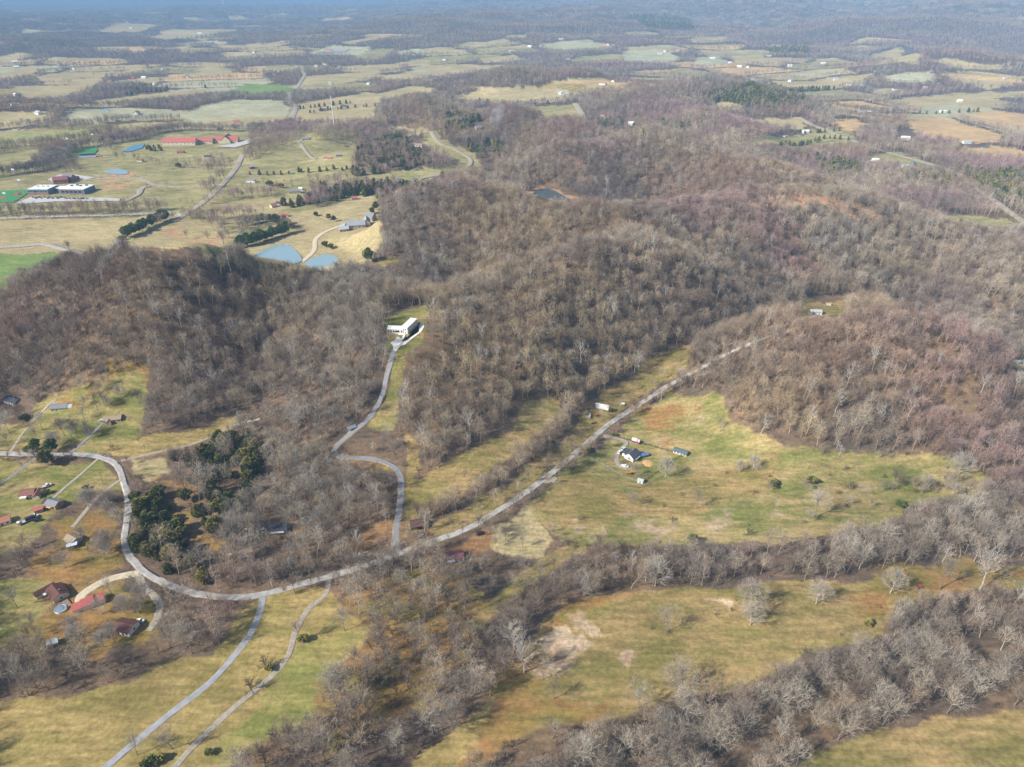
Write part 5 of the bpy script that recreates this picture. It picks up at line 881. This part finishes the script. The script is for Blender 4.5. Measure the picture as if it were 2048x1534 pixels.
# ------------------------------------------------------------------ vehicles, poles, fences
def wheels(r, xs, w, rad=.34):
    for sx in xs:
        for sy in (-1, 1):
            t = MB().tube((sx, sy * (w / 2 - .1), rad), (sx, sy * (w / 2 + .06), rad), rad, rad, 10).build('wheel', BLACK, r); MB().tube((sx, sy * (w / 2 + .02), rad), (sx, sy * (w / 2 + .075), rad), rad * .55, rad * .55, 8).build('rim', STEEL, t)
def place(name, u, v, deg, label, cat, group=None):
    p = hitz(u, v); p.z += .18; return thing(name, p, label, cat, group, R(deg))
def car(u, v, deg, paint, label, kind='car', k=1.0, group=None):
    r = place({'car': 'parked_car', 'suv': 'parked_car', 'pickup': 'pickup_truck'}[kind], u, v, deg, label, 'pickup' if kind == 'pickup' else 'car', group); k *= .82; r.scale = (k, k, k)
    if kind == 'pickup':
        MB().prism([(-2.7, .4), (2.7, .4), (2.7, .85), (2.5, 1.0), (1.2, 1.1), (.2, 1.1), (.2, .62), (-2.6, .62), (-2.7, .62)], -.95, .95, 0, 'y').build('body', paint, r); b = MB(); b.box((-1.2, .88, .85), (2.9, .12, .5)); b.box((-1.2, -.88, .85), (2.9, .12, .5)); b.box((-2.63, 0, .85), (.1, 1.9, .5)); b.build('cargo_bed', paint, r)
        MB().prism([(.1, 1.1), (1.45, 1.1), (.95, 1.72), (.2, 1.72)], -.84, .84, 0, 'y').build('cab_windows', GLASS, r); MB().box((.6, 0, 1.76), (.95, 1.66, .08)).build('cab_roof', paint, r); wheels(r, (-1.75, 1.75), 1.9, .4)
    else:
        hh = 1.45 if kind == 'car' else 1.75
        MB().prism([(-2.3, .35), (2.3, .35), (2.3, .7), (2.1, .82), (1.1, .95), (-1.9, .98), (-2.3, .85)], -.92, .92, 0, 'y').build('body', paint, r)
        MB().prism([(1.15, .95), (.45, hh), (-1.3, hh), (-2.0, .97)], -.8, .8, 0, 'y').build('windows', GLASS, r); MB().box((-.45, 0, hh + .03), (1.7, 1.56, .08)).build('roof', paint, r); wheels(r, (-1.45, 1.45), 1.84)
    return r
car(281, 1243, -5, WHITE, 'white car on the lawn beside the white house with brown roof'); car(93, 974, 40, WHITE, 'white pickup on the dirt track right of the rust roofed house', 'pickup', 1.25)
car(103, 1000, -20, NAVY, 'dark car with white trim just behind the pale grey roofed house'); car(119, 1006, -25, SILVER, 'silver car parked right of the pale grey roofed house'); car(77, 1042, 20, NAVY, 'dark green car on grass below the salmon roofed garage', 'suv'); car(70, 1033, 10, WHITE, 'small white car tucked in front of the salmon roofed garage')
t = place('flatbed_trailer', 55, 1043, 44, 'long grey flatbed trailer with a dark load on the grass below the garage', 'trailer'); MB().box((0, 0, .75), (9, 2.3, .2)).build('deck', STEEL, t); MB().box((1.6, 0, 1.5), (4.6, 2.0, 1.3)).build('load', NAVY, t); MB().box((-3.9, 0, 1.3), (1.2, 2.0, .9)).build('front_box', WHITE, t); wheels(t, (1.5, 2.6), 2.3, .4)
car(205, 842, 15, WHITE, 'white car in front of the tan stone house on the lawn'); car(503, 1068, -60, TEAL, 'pale teal van at the end of the dark roofed house row', 'suv', 1.15); car(505, 1056, 80, WHITE, 'white pickup behind the pale teal van in the wood', 'pickup'); car(494, 1062, 30, SILVER, 'grey car left of the white pickup in the wood')
car(961, 1069, 20, NAVY, 'black car beside the main road near the mauve roofed house', 'suv', 1.2); car(856, 1071, 5, P_('rusty_red_paint', (.28, .08, .06)), 'rusty red car by the old barn', 'car', 1.1); car(846, 1073, 15, SILVER, 'grey old car beside the rusty red car')
car(1247, 899, 45, TEAL, 'pale car on the farmhouse drive, nearer the fork'); car(1239, 906, 55, WHITE, 'white car on the farmhouse drive below the pale car', 'suv'); car(1249, 934, -15, WHITE, 'white pickup in front of the farmhouse gable', 'pickup', 1.1)
t = place('box_truck', 1271, 885, -25, 'red truck with a white box top at the end of the farm drive', 'truck'); MB().box((0, 0, .9), (5.6, 2.2, .9)).build('body', P_('dark_red_paint', (.30, .05, .04)), t); MB().box((-.8, .2, 1.9), (3.4, 2.0, 1.1)).build('cargo_box', WHITE, t); MB().box((2.0, 0, 1.7), (1.4, 2.0, .8)).build('cab', WHITE, t); wheels(t, (-1.7, 1.9), 2.2, .42)
car(1179, 833, 75, SILVER, 'silver pickup parked below the white trailer by the road', 'pickup')
t = place('box_trailer', 1204, 819, -22, 'long white box trailer at the wood edge by the road', 'trailer'); MB().box((0, 0, 2.1), (9.2, 2.4, 2.6)).build('body', WHITE, t); MB().box((0, 0, 3.44), (9.3, 2.5, .08)).build('roof', RWHITE, t); MB().box((-4.65, 0, 2.0), (.1, 2.1, 2.2)).build('rear_door', SILVER, t); wheels(t, (-3.2, -2.2), 2.4, .45); MB().box((3.6, 0, .5), (.25, 1.8, 1.0)).build('landing_leg', STEEL, t)
t = place('storage_tank', 1245, 810, -5, 'small white tank on the grass right of the long box trailer', 'tank'); MB().tube((-1.3, 0, .9), (1.3, 0, .9), .7, .7, 12).build('tank', WHITE, t); [MB().box((sx, 0, .2), (.2, 1.2, .8)).build('leg', STEEL, t) for sx in (-.8, .8)]
def tractor(u, v, deg, label, paint, k=1.0):
    t = place('tractor', u, v, deg, label, 'tractor'); k *= .7; t.scale = (k * .9, k * .9, k * .9); MB().prism([(-.4, .7), (1.9, .7), (1.9, 1.3), (1.6, 1.5), (-.4, 1.5)], -.4, .4, 0, 'y').build('hood', paint, t); MB().box((-.9, 0, 1.0), (1.2, 1.0, .7)).build('chassis', paint, t); MB().box((-.8, 0, 2.45), (1.5, 1.4, .1)).build('canopy', paint, t)
    [MB().tube((sx, sy, 1.2), (sx, sy, 2.4), .05, .05).build('post', BLACK, t) for sx in (-1.4, -.2) for sy in (-.6, .6)]
    for sx, rad in ((-.95, .78), (1.4, .45)):
        for sy in (-1, 1): MB().tube((sx, sy * .55, rad), (sx, sy * .95, rad), rad, rad, 12).build('wheel', BLACK, t)
    b = MB(); b.box((2.7, 0, .5), (.25, 1.8, .6)); b.box((2.2, .5, .8), (1.4, .12, .15)); b.box((2.2, -.5, .8), (1.4, .12, .15)); b.build('loader_bucket', paint, t)
tractor(1194, 832, 30, 'orange tractor with a loader by the silver pickup', ORANGEP); tractor(1260, 948, 160, 'orange and red tractor against the lower farm fence', ORANGEP, 1.15); tractor(1838, 1176, 15, 'red tractor on brown grass beside the big pale tree', REDP, 1.15)
t = place('hay_rake', 1188, 848, 20, 'rusty hay rake standing on grass below the orange tractor', 'farm implement'); RUSTM = P_('rusty_iron', (.20, .09, .05)); MB().box((0, 0, .7), (3.6, .2, .2)).build('frame', RUSTM, t)
for i in range(5): MB().tube((-1.5 + i * .75, -.1, .65), (-1.5 + i * .75, .1, .65), .62, .62, 12).build('rake_wheel', RUSTM, t)
t = place('excavator', 1809, 1153, 40, 'orange excavator under bare branches at the upper wood edge', 'excavator'); t.scale = (.55, .55, .55); MB().box((0, 0, 1.4), (2.2, 1.8, 1.3)).build('house_body', ORANGEP, t); MB().box((.6, .5, 2.3), (1.0, .8, .9)).build('cab', GLASS, t); [MB().box((0, sy, .4), (2.8, .5, .7)).build('track', BLACK, t) for sy in (-.85, .85)]; b = MB(); b.tube((1, -.2, 1.6), (2.8, -.2, 3.0), .18, .14); b.tube((2.8, -.2, 3.0), (3.9, -.2, 1.2), .14, .1); b.box((3.9, -.2, .9), (.6, .8, .7)); b.build('boom', ORANGEP, t)
CARC = [WHITE, SILVER, NAVY, REDP, WHITE, P_('blue_paint', (.06, .12, .3)), SILVER, WHITE]
for i in range(20):   # a row in the school car park, a few pixels each
    u = 66 + i * 5.6 + (i % 3); v = 396.2 + (i % 2) * 1.8 if i < 11 else 398.6
    p = hitz(u, v); p.z += .95; paint = CARC[(i * 5) % 8]; b = MB(); b.prism([(-2.2, .3), (2.2, .3), (2.2, .8), (-2.2, .9)], -.9, .9, 0, 'y'); b.prism([(1.1, .85), (.4, 1.45), (-1.4, 1.45), (-2, .88)], -.8, .8, 1, 'y')
    o = tag(b.build('parked_car', [paint, GLASS]), 'small car in the row parked in front of the white roofed school', 'car', 'cars in the school car park'); o.location = p; o.rotation_euler = (0, 0, R(90))
def pole(u, v, h, label, arms=True, name='utility_pole', th=.14, mat=None, deg=0):
    p = hitz(u, v); t = thing(name, p, label, 'pole', None, R(deg)); MB().tube((0, 0, -1), (0, 0, h), th, th * .7, 8).build('post', mat or WOOD, t)
    if arms: MB().box((0, 0, h - .7), (2.4, .14, .14)).build('crossarm', WOOD, t); [MB().tube((sx, 0, h - .6), (sx, 0, h - .3), .06, .04).build('insulator', STEEL, t) for sx in (-1.05, 0, 1.05)]
    return t
pole(241, 1145, 9, 'leaning wooden utility pole inside the main road bend above sandy drive', deg=30); pole(151, 893, 9, 'wooden utility pole at the mouth of the dark lawn driveway', deg=20); pole(643, 1087, 9, 'pale utility pole in the brushy wood left of the long driveway', deg=10); pole(952, 1035, 10, 'pale utility pole on the green verge of the main road', deg=40); pole(816, 1063, 9, 'utility pole beside the old dark barn', deg=20); pole(206, 965, 8, 'wooden pole on the green field inside the road bend', False)
def light(u, v, h, label):
    t = pole(u, v, h, label, False, 'floodlight_pole', .35, STEEL); MB().box((0, -.4, h), (4, .6, 2.2)).build('lamp_rack', RWHITE, t)
light(39, 376, 26, 'tall floodlight pole at the back of the ball field'); light(49, 392, 22, 'floodlight pole beside the ball field infield'); light(15, 404, 12, 'yellowish light pole at the front of the ball field'); light(143, 306, 24, 'floodlight pole left of the football field'); light(193, 297, 24, 'floodlight pole right of the football field')
t = pole(670, 262, 62, 'tall pale radio mast on the wooded knoll', False, 'radio_mast', .9, RWHITE); b = MB(); [b.box((0, 0, z), (2.4, 2.4, .4)) for z in (20, 40, 58)]; b.build('platform', STEEL, t)
p = hitz(447, 9); t = thing('water_tower', p, 'tiny white water tower on the far horizon', 'water tower'); MB().tube((0, 0, -5), (0, 0, 75), 5, 4, 12).build('stem', WHITE, t); MB().tube((0, 0, 70), (0, 0, 84), 10, 13, 16).tube((0, 0, 84), (0, 0, 97), 13, 4, 16).build('tank', WHITE, t)
def fence(pts, label, mat, rails=3, h=1.35, gap=3.0, name='board_fence'):
    P = smooth_path([hit(u, v) for u, v in pts], gap); z = ground(P[:, 0], P[:, 1]); t = thing(name, (P[0, 0], P[0, 1], z[0]), label, 'fence'); o = np.array([P[0, 0], P[0, 1], z[0]]); Q = np.column_stack([P, z]) - o; b = MB()
    for a, c in zip(Q[:-1], Q[1:]):
        for k in range(rails): b.tube(a + (0, 0, h * (k + .7) / rails), c + (0, 0, h * (k + .7) / rails), .05, .05, 4)
    b.build('rails', mat, t)
    for a in Q[:100]: MB().box((a[0], a[1], a[2] + h * .4), (.16, .16, h * 1.3)).build('post', mat, t)
DF = P_('dark_fence_boards', (.06, .05, .045)); PF = P_('pale_fence_boards', (.40, .36, .30))
fence([(1226, 872), (1260, 882), (1300, 892), (1345, 905)], 'dark board fence along the upper side of the farmhouse yard', DF); fence([(1173, 913), (1215, 935), (1245, 952), (1275, 964)], 'pale board fence along the lower side of the farmhouse yard', PF); fence([(1290, 962), (1310, 948), (1330, 935), (1352, 918), (1372, 910)], 'dark board fence down the meadow side of the farmhouse yard', DF)
fence([(1150, 920), (1200, 945), (1240, 965), (1278, 976), (1320, 955)], 'thin outer wire fence below the farmhouse yard', WOOD, 2, 1.2, 4.0, 'wire_fence'); fence([(160, 906), (190, 908), (215, 914), (238, 925)], 'metal guard rail along the outside of the left road bend', SILVER, 1, .8, 2.0, 'guard_rail'); fence([(0, 1010), (30, 985), (55, 970)], 'pale wire fence across the left green field', PF, 2, 1.2, 4, 'wire_fence')
fence([(-20, 406), (27, 407), (46, 396), (64, 384)], 'grey wall around the playing field outfield', GREYW, 2, 3.0, 6, 'field_fence'); fence([(535, 350), (600, 346), (690, 342)], 'dark board fence across the paddocks', DF, 3, 1.6, 6); fence([(700, 345), (708, 310), (712, 270)], 'brown fence climbing the paddock edge to the knoll', WOOD, 3, 1.6, 6)
fence([(1545, 294), (1620, 290), (1690, 278), (1735, 282)], 'dark fence around the cedar ringed farm', DF, 3, 1.6, 8)
# ------------------------------------------------------------------ trees that stand on their own
SOLO = [
 ('dome', 1168, 1192, 1.00, 'pale round headed tree at the upper left edge of the dirt clearing'), ('dome', 1310, 1172, 1.05, 'pale grey domed tree on the upper edge of the clearing'), ('dome', 1500, 1250, 0.85, 'dense silver tree standing on the grass, lower of the close pair'), ('dome', 1496, 1220, 1.20, 'dense silver tree standing on the grass, upper of the close pair'),
 ('bare', 1335, 1264, 0.95, 'slender grey tree in the middle of the grassy clearing'), ('dome', 1357, 1385, 1.15, 'broad grey tree at the lower end of the grassy clearing'), ('bare', 1277, 1416, 0.95, 'slender dark tree left of the broad grey tree'), ('dome', 1372, 1432, 0.95, 'brown tree just below the broad grey tree'), ('dome', 1632, 1208, 0.95, 'pale tree alone below the upper wood belt'),
 ('dome', 1780, 1186, 1.00, 'wide brown tree on grass left of the orange excavator'), ('pale', 1960, 1178, 1.35, 'big white sycamore with forked trunk near the right edge'), ('bare', 1880, 1178, 1.25, 'thin grey tree between the red tractor and white sycamore'), ('pale', 1048, 1345, 1.15, 'tall white trunked tree at the left rim of the scraped dirt'), ('pale', 1028, 1300, .95, 'white trunked tree above the rim of the scraped dirt'), ('bare', 1085, 1360, .8, 'faint grey tree on the lower part of the scraped dirt'), ('bare', 1108, 1398, .7, 'half fallen tree below the scraped dirt'),
 ('shrub', 1608, 1312, 1.0, 'dark round bush on the green part of the clearing'), ('bush', 1735, 1250, 0.90, 'small dark bush near the right end of the clearing'),
 ('bush', 1545, 972, 1.30, 'dark round evergreen bush on the meadow, leftmost of two'), ('bush', 1622, 966, 1.35, 'dark round evergreen bush on the meadow, right of its twin'), ('bare', 1627, 1035, 1.20, 'tall dark trunked tree alone on the lower meadow'), ('shrub', 1700, 978, 1.3, 'pale round bush in the middle of the right meadow'), ('bush', 1798, 1012, 1.20, 'dark small tree on the right end of the meadow'), ('bare', 1740, 1015, .4, 'tiny dark tree left of the dark small tree'), ('dome', 1505, 940, 0.70, 'pale spreading tree on the upper meadow'), ('dome', 1478, 945, 0.60, 'small bare tree left of the pale spreading tree'), ('dome', 1330, 955, 0.95, 'large dark tree with pale limbs right of the farmhouse'), ('cedar', 1384, 1088, .6, 'single dark cedar at the lower meadow edge'), ('shrub', 1495, 1070, 1.2, 'dark thicket bush at the lower meadow edge'), ('bare', 1440, 862, .6, 'pale small tree on the upper meadow below the hill'), ('shrub', 1760, 880, 1.0, 'dark bush at the foot of the round hill'), ('dome', 1915, 952, 1.05, 'grey wide tree at the right end of the meadow'), ('shrub', 1690, 940, .9, 'small dark shrub on the bright green upper meadow'), ('bush', 1175, 903, 1.00, 'round dark cedar beside the main road near the farmhouse drive'), ('bush', 1228, 872, 0.70, 'small cedar at the corner of the farmhouse fence'), ('bare', 1225, 930, .6, 'faint bare tree inside the farmhouse yard'), ('bare', 1275, 952, .55, 'bare tree beside the orange tractor in the farm yard'),
 ('bush', 608, 1282, 1.00, 'dark cedar shrub beside the gravel track, uppermost'), ('bare', 598, 1280, .8, 'bare tree leaning by the gravel track above the cedar shrub'), ('bush', 540, 1340, 0.80, 'small round evergreen left of the gravel track'), ('shrub', 530, 1332, 1.4, 'dark brush around the small round evergreen'), ('shrub', 502, 1380, 1.6, 'dark spreading bush on the straw field left of the track'), ('bush', 420, 1508, 0.75, 'low dark evergreen bush right of the gravel track'), ('bush', 322, 1522, 0.90, 'dark evergreen bush between the two lower roads'), ('bush', 300, 1530, 1.10, 'bigger dark evergreen bush between the two lower roads'), ('bare', 345, 1498, .85, 'bare tree above the bushes between the lower roads'), ('bare', 275, 1510, .7, 'bare sapling beside the blue grey road'), ('bare', 690, 1262, .8, 'bare tree at the end of the hedgerow on the track field'),
 ('cedar', 97, 930, 1.0, 'tall dark cedar beside the left road'), ('pine', 108, 905, .7, 'yellow green pine behind the tall dark cedar'), ('pine', 75, 900, .6, 'round yellow green pine near the left road junction'), ('bush', 60, 905, 1.30, 'dark cedar left of the yellow green pines'), ('bush', 50, 840, 1.20, 'dark round cedar beside the gravel track'), ('bush', 92, 988, 0.90, 'dark bush between the rust roofed and grey roofed houses'), ('bush', 172, 978, 0.70, 'small dark bush on the field inside the bend'), ('dome', 203, 1228, 0.65, 'big pale tree leaning over the red roofed barn'), ('bare', 285, 1190, .9, 'dark trunked tree between the two lower left drives'), ('bare', 225, 1190, .8, 'bare tree by the sandy drive'), ('bare', 35, 1215, .8, 'faint tree on the green lawn left of brown roofed house'), ('bare', 70, 1265, .8, 'bare tree at the lower edge of the green lawn'),
 ('dome', 165, 778, 0.60, 'bare tree on the tan bank above the stone house, left'), ('dome', 212, 775, 0.65, 'bare tree on the tan bank above the stone house, right'), ('bare', 85, 860, .8, 'bare tree on the lawn beside the gravel track'), ('bare', 130, 872, .9, 'first of two bare trees on the lawn below the grey roofed house'), ('bare', 157, 876, .9, 'second of two bare trees on the lawn below the grey roofed house'), ('bare', 195, 820, .8, 'dark tree left of the tan stone house'), ('dome', 218, 815, 0.60, 'dark tree just behind the tan stone house'), ('bare', 278, 808, .7, 'pale bare tree right of the tan stone house'), ('shrub', 225, 900, 1.0, 'dead brush clump on the straw bank'), ('pale', 18, 865, .9, 'pale tree near the left photo edge'), ('bare', 180, 870, .75, 'bare tree beside the dark lawn driveway'),
 ('pale', 322, 645, 1.0, 'white spreading sycamore standing out of the left hill wood'), ('shrub', 1160, 1040, .8, 'bush on the rough lower meadow'),
 ('pine', 738, 525, 1.00, 'bright dark cedar at the end of the estate field'), ('bush', 705, 540, 1.50, 'dark cedar at the corner of the estate pond'), ('bare', 375, 478, .7, 'small bare tree alone on the orange tan field'), ('bare', 420, 490, .7, 'small round bare tree on the tan field, right'), ('bare', 142, 508, .9, 'dark round tree at the lane corner'), ('bush', 650, 493, 1.70, 'dark evergreen clump beside the estate road'), ('bush', 662, 497, 1.60, 'second dark evergreen beside the estate road'), ('cedar', 658, 440, 0.75, 'dark cedar on the estate slope, upper'), ('cedar', 668, 443, 0.60, 'dark cedar on the estate slope, right of the upper one'), ('bush', 632, 432, 1.50, 'dark cedar near the red roofed stable'), ('cedar', 752, 420, 0.95, 'tall cedar behind the estate mansion'), ('cedar', 745, 428, 0.80, 'cedar beside the tall cedar behind the mansion'), ('bush', 540, 372, 2.20, 'dark cedar pair in the paddock, left'), ('bush', 562, 376, 2.00, 'dark cedar pair in the paddock, right'), ('bush', 358, 335, 2.00, 'dark cedar inside the avenue lawns'), ('bush', 245, 480, 1.50, 'dark cedar at the lane beside the tan field'), ('bush', 305, 442, 1.60, 'dark cedar at the upper end of the pine row'), ('bush', 1818, 402, 1.90, 'round dark cedar beside the right valley road'),
]
for kd, u, v, s, lb in SOLO: plant(kd, hitz(u, v), s, lb)
for pts, n, s, lb, gr in [([(735 / 3 + 5, 478), (300, 455), (335, 440)], 22, .95, 'green pine in the straight row along the lane', 'pines of the lane row'), ([(480, 498), (530, 482), (575, 468)], 24, .95, 'green pine in the thick row left of the ponds', 'pines of the pond row'), ([(492, 452), (520, 445), (560, 448), (576, 458)], 16, .75, 'yellow green pine in the curved row beyond the pond row', 'pines of the curved row')]:
    P = smooth_path([hit(u, v) for u, v in pts], 1.0)
    for i in range(n):
        a = P[int((i + .5) / n * (len(P) - 1))]; a = a + np.array([random.uniform(-3, 3), random.uniform(-3, 3)]); plant('pine', (a[0], a[1], gz(*a)), s * random.uniform(.8, 1.15), lb, gr)
# bushes and young trees dotted over the pastures
def dot(poly, n, kinds, label, group, s0, s1):
    P = np.array([hit(u, v) for u, v in poly]); lo, hi = P.min(0), P.max(0); k = 0
    while k < n:
        x, y = random.uniform(lo[0], hi[0]), random.uniform(lo[1], hi[1])
        if not inpoly(np.array([x]), np.array([y]), P)[0]: continue
        z_ = gz(x, y); uu, vv, _ = project(np.array([x] * 4), np.array([y] * 4), z_ + np.array([0, 3., 6, 9]))
        k += .01
        if look(OPENM, uu, vv).any(): continue
        k = round(k)
        plant(random.choice(kinds), (x, y, z_), random.uniform(s0, s1), label, group); k += 1
dot([(1250, 960), (1420, 945), (1900, 930), (1950, 985), (1700, 1055), (1400, 1085), (1150, 1075)], 26, ['shrub', 'shrub', 'bare'], 'low leafless bush on the wide green meadow below the round hill', 'bushes of the wide meadow', .35, .75)
dot([(1780, 972), (1840, 960), (1940, 962), (1950, 990), (1860, 1000)], 16, ['shrub', 'bare'], 'brush in the thicket tongue at the right end of the meadow', 'thicket at the meadow end', .5, .9)
dot([(1460, 1195), (1900, 1150), (1760, 1260), (1500, 1350), (1250, 1400), (1250, 1230)], 9, ['shrub'], 'small leafless bush on the grassy clearing at lower right', 'bushes of the lower clearing', .25, .5)
dot([(1000, 1180), (1090, 1110), (1190, 1090), (1100, 1150), (1000, 1230)], 8, ['shrub', 'bare'], 'young tree on the narrow green strip above the dirt clearing', 'young trees of the green strip', .4, .7)
dot([(960, 1090), (1040, 1030), (1100, 1090), (1040, 1120)], 6, ['shrub', 'bare'], 'bush at the rim of the small tan field', 'bushes of the tan field', .4, .7)
dot([(0, 860), (60, 850), (260, 750), (280, 860), (160, 900), (0, 900)], 12, ['dome', 'dome', 'bare'], 'yard tree on the lawns above the left road', 'yard trees above the left road', .5, .75)
dot([(60, 1050), (230, 990), (250, 1110), (180, 1140), (80, 1150)], 16, ['dome', 'dome', 'shrub'], 'bare tree on the brown slope inside the left road bend', 'trees of the brown slope', .55, .9)
dot([(100, 1270), (250, 1200), (310, 1200), (300, 1290), (180, 1300)], 8, ['dome'], 'bare tree in the brown yards of the lower left houses', 'trees of the brown yards', .55, .85)
# smoke rising from a burn pile
m, nt, N, L, B = _mat('smoke'); N.remove(B); pv = N.new('ShaderNodeVolumePrincipled'); L.new(pv.outputs[0], N['Material Output'].inputs['Volume']); pv.inputs['Color'].default_value = (.9, .92, .95, 1)
tc = N.new('ShaderNodeTexCoord'); no = N.new('ShaderNodeTexNoise'); no.inputs['Scale'].default_value = .09; no.inputs['Detail'].default_value = 3; L.new(tc.outputs['Object'], no.inputs['Vector']); mr = N.new('ShaderNodeMapRange'); mr.inputs[1].default_value = .42; mr.inputs[2].default_value = .7; mr.inputs[4].default_value = .055; L.new(no.outputs[0], mr.inputs[0]); L.new(mr.outputs[0], pv.inputs['Density'])
b = MB(); n = 14; V = []
for k in range(8):
    t = k / 7; rad = 2 + 13 * math.sin(t * 2.6) * (.5 + .5 * t); V += [(6 * t * t * 2 + rad * math.cos(a), 4 * t + rad * math.sin(a), 46 * t) for a in np.arange(n) * 2 * math.pi / n]
fs = [(k * n + i, k * n + (i + 1) % n, (k + 1) * n + (i + 1) % n, (k + 1) * n + i) for k in range(7) for i in range(n)] + [tuple(range(n))[::-1], tuple(range(7 * n, 8 * n))]
o = tag(b.add(V, fs).build('smoke', m), 'thin pale smoke rising from the wooded hill', 'smoke', kind='stuff'); o.location = hitz(988, 268)
# ------------------------------------------------------------------ air
m, nt, N, L, B = _mat('haze_air'); N.remove(B); pv = N.new('ShaderNodeVolumePrincipled'); L.new(pv.outputs[0], N['Material Output'].inputs['Volume'])
pv.inputs['Color'].default_value = (.36, .65, 1, 1); pv.inputs['Density'].default_value = 1.25e-4; pv.inputs['Anisotropy'].default_value = -.15
tag(MB().box((0, 16000, 110), (60000, 36000, 330)).build('haze', m), kind='stuff')
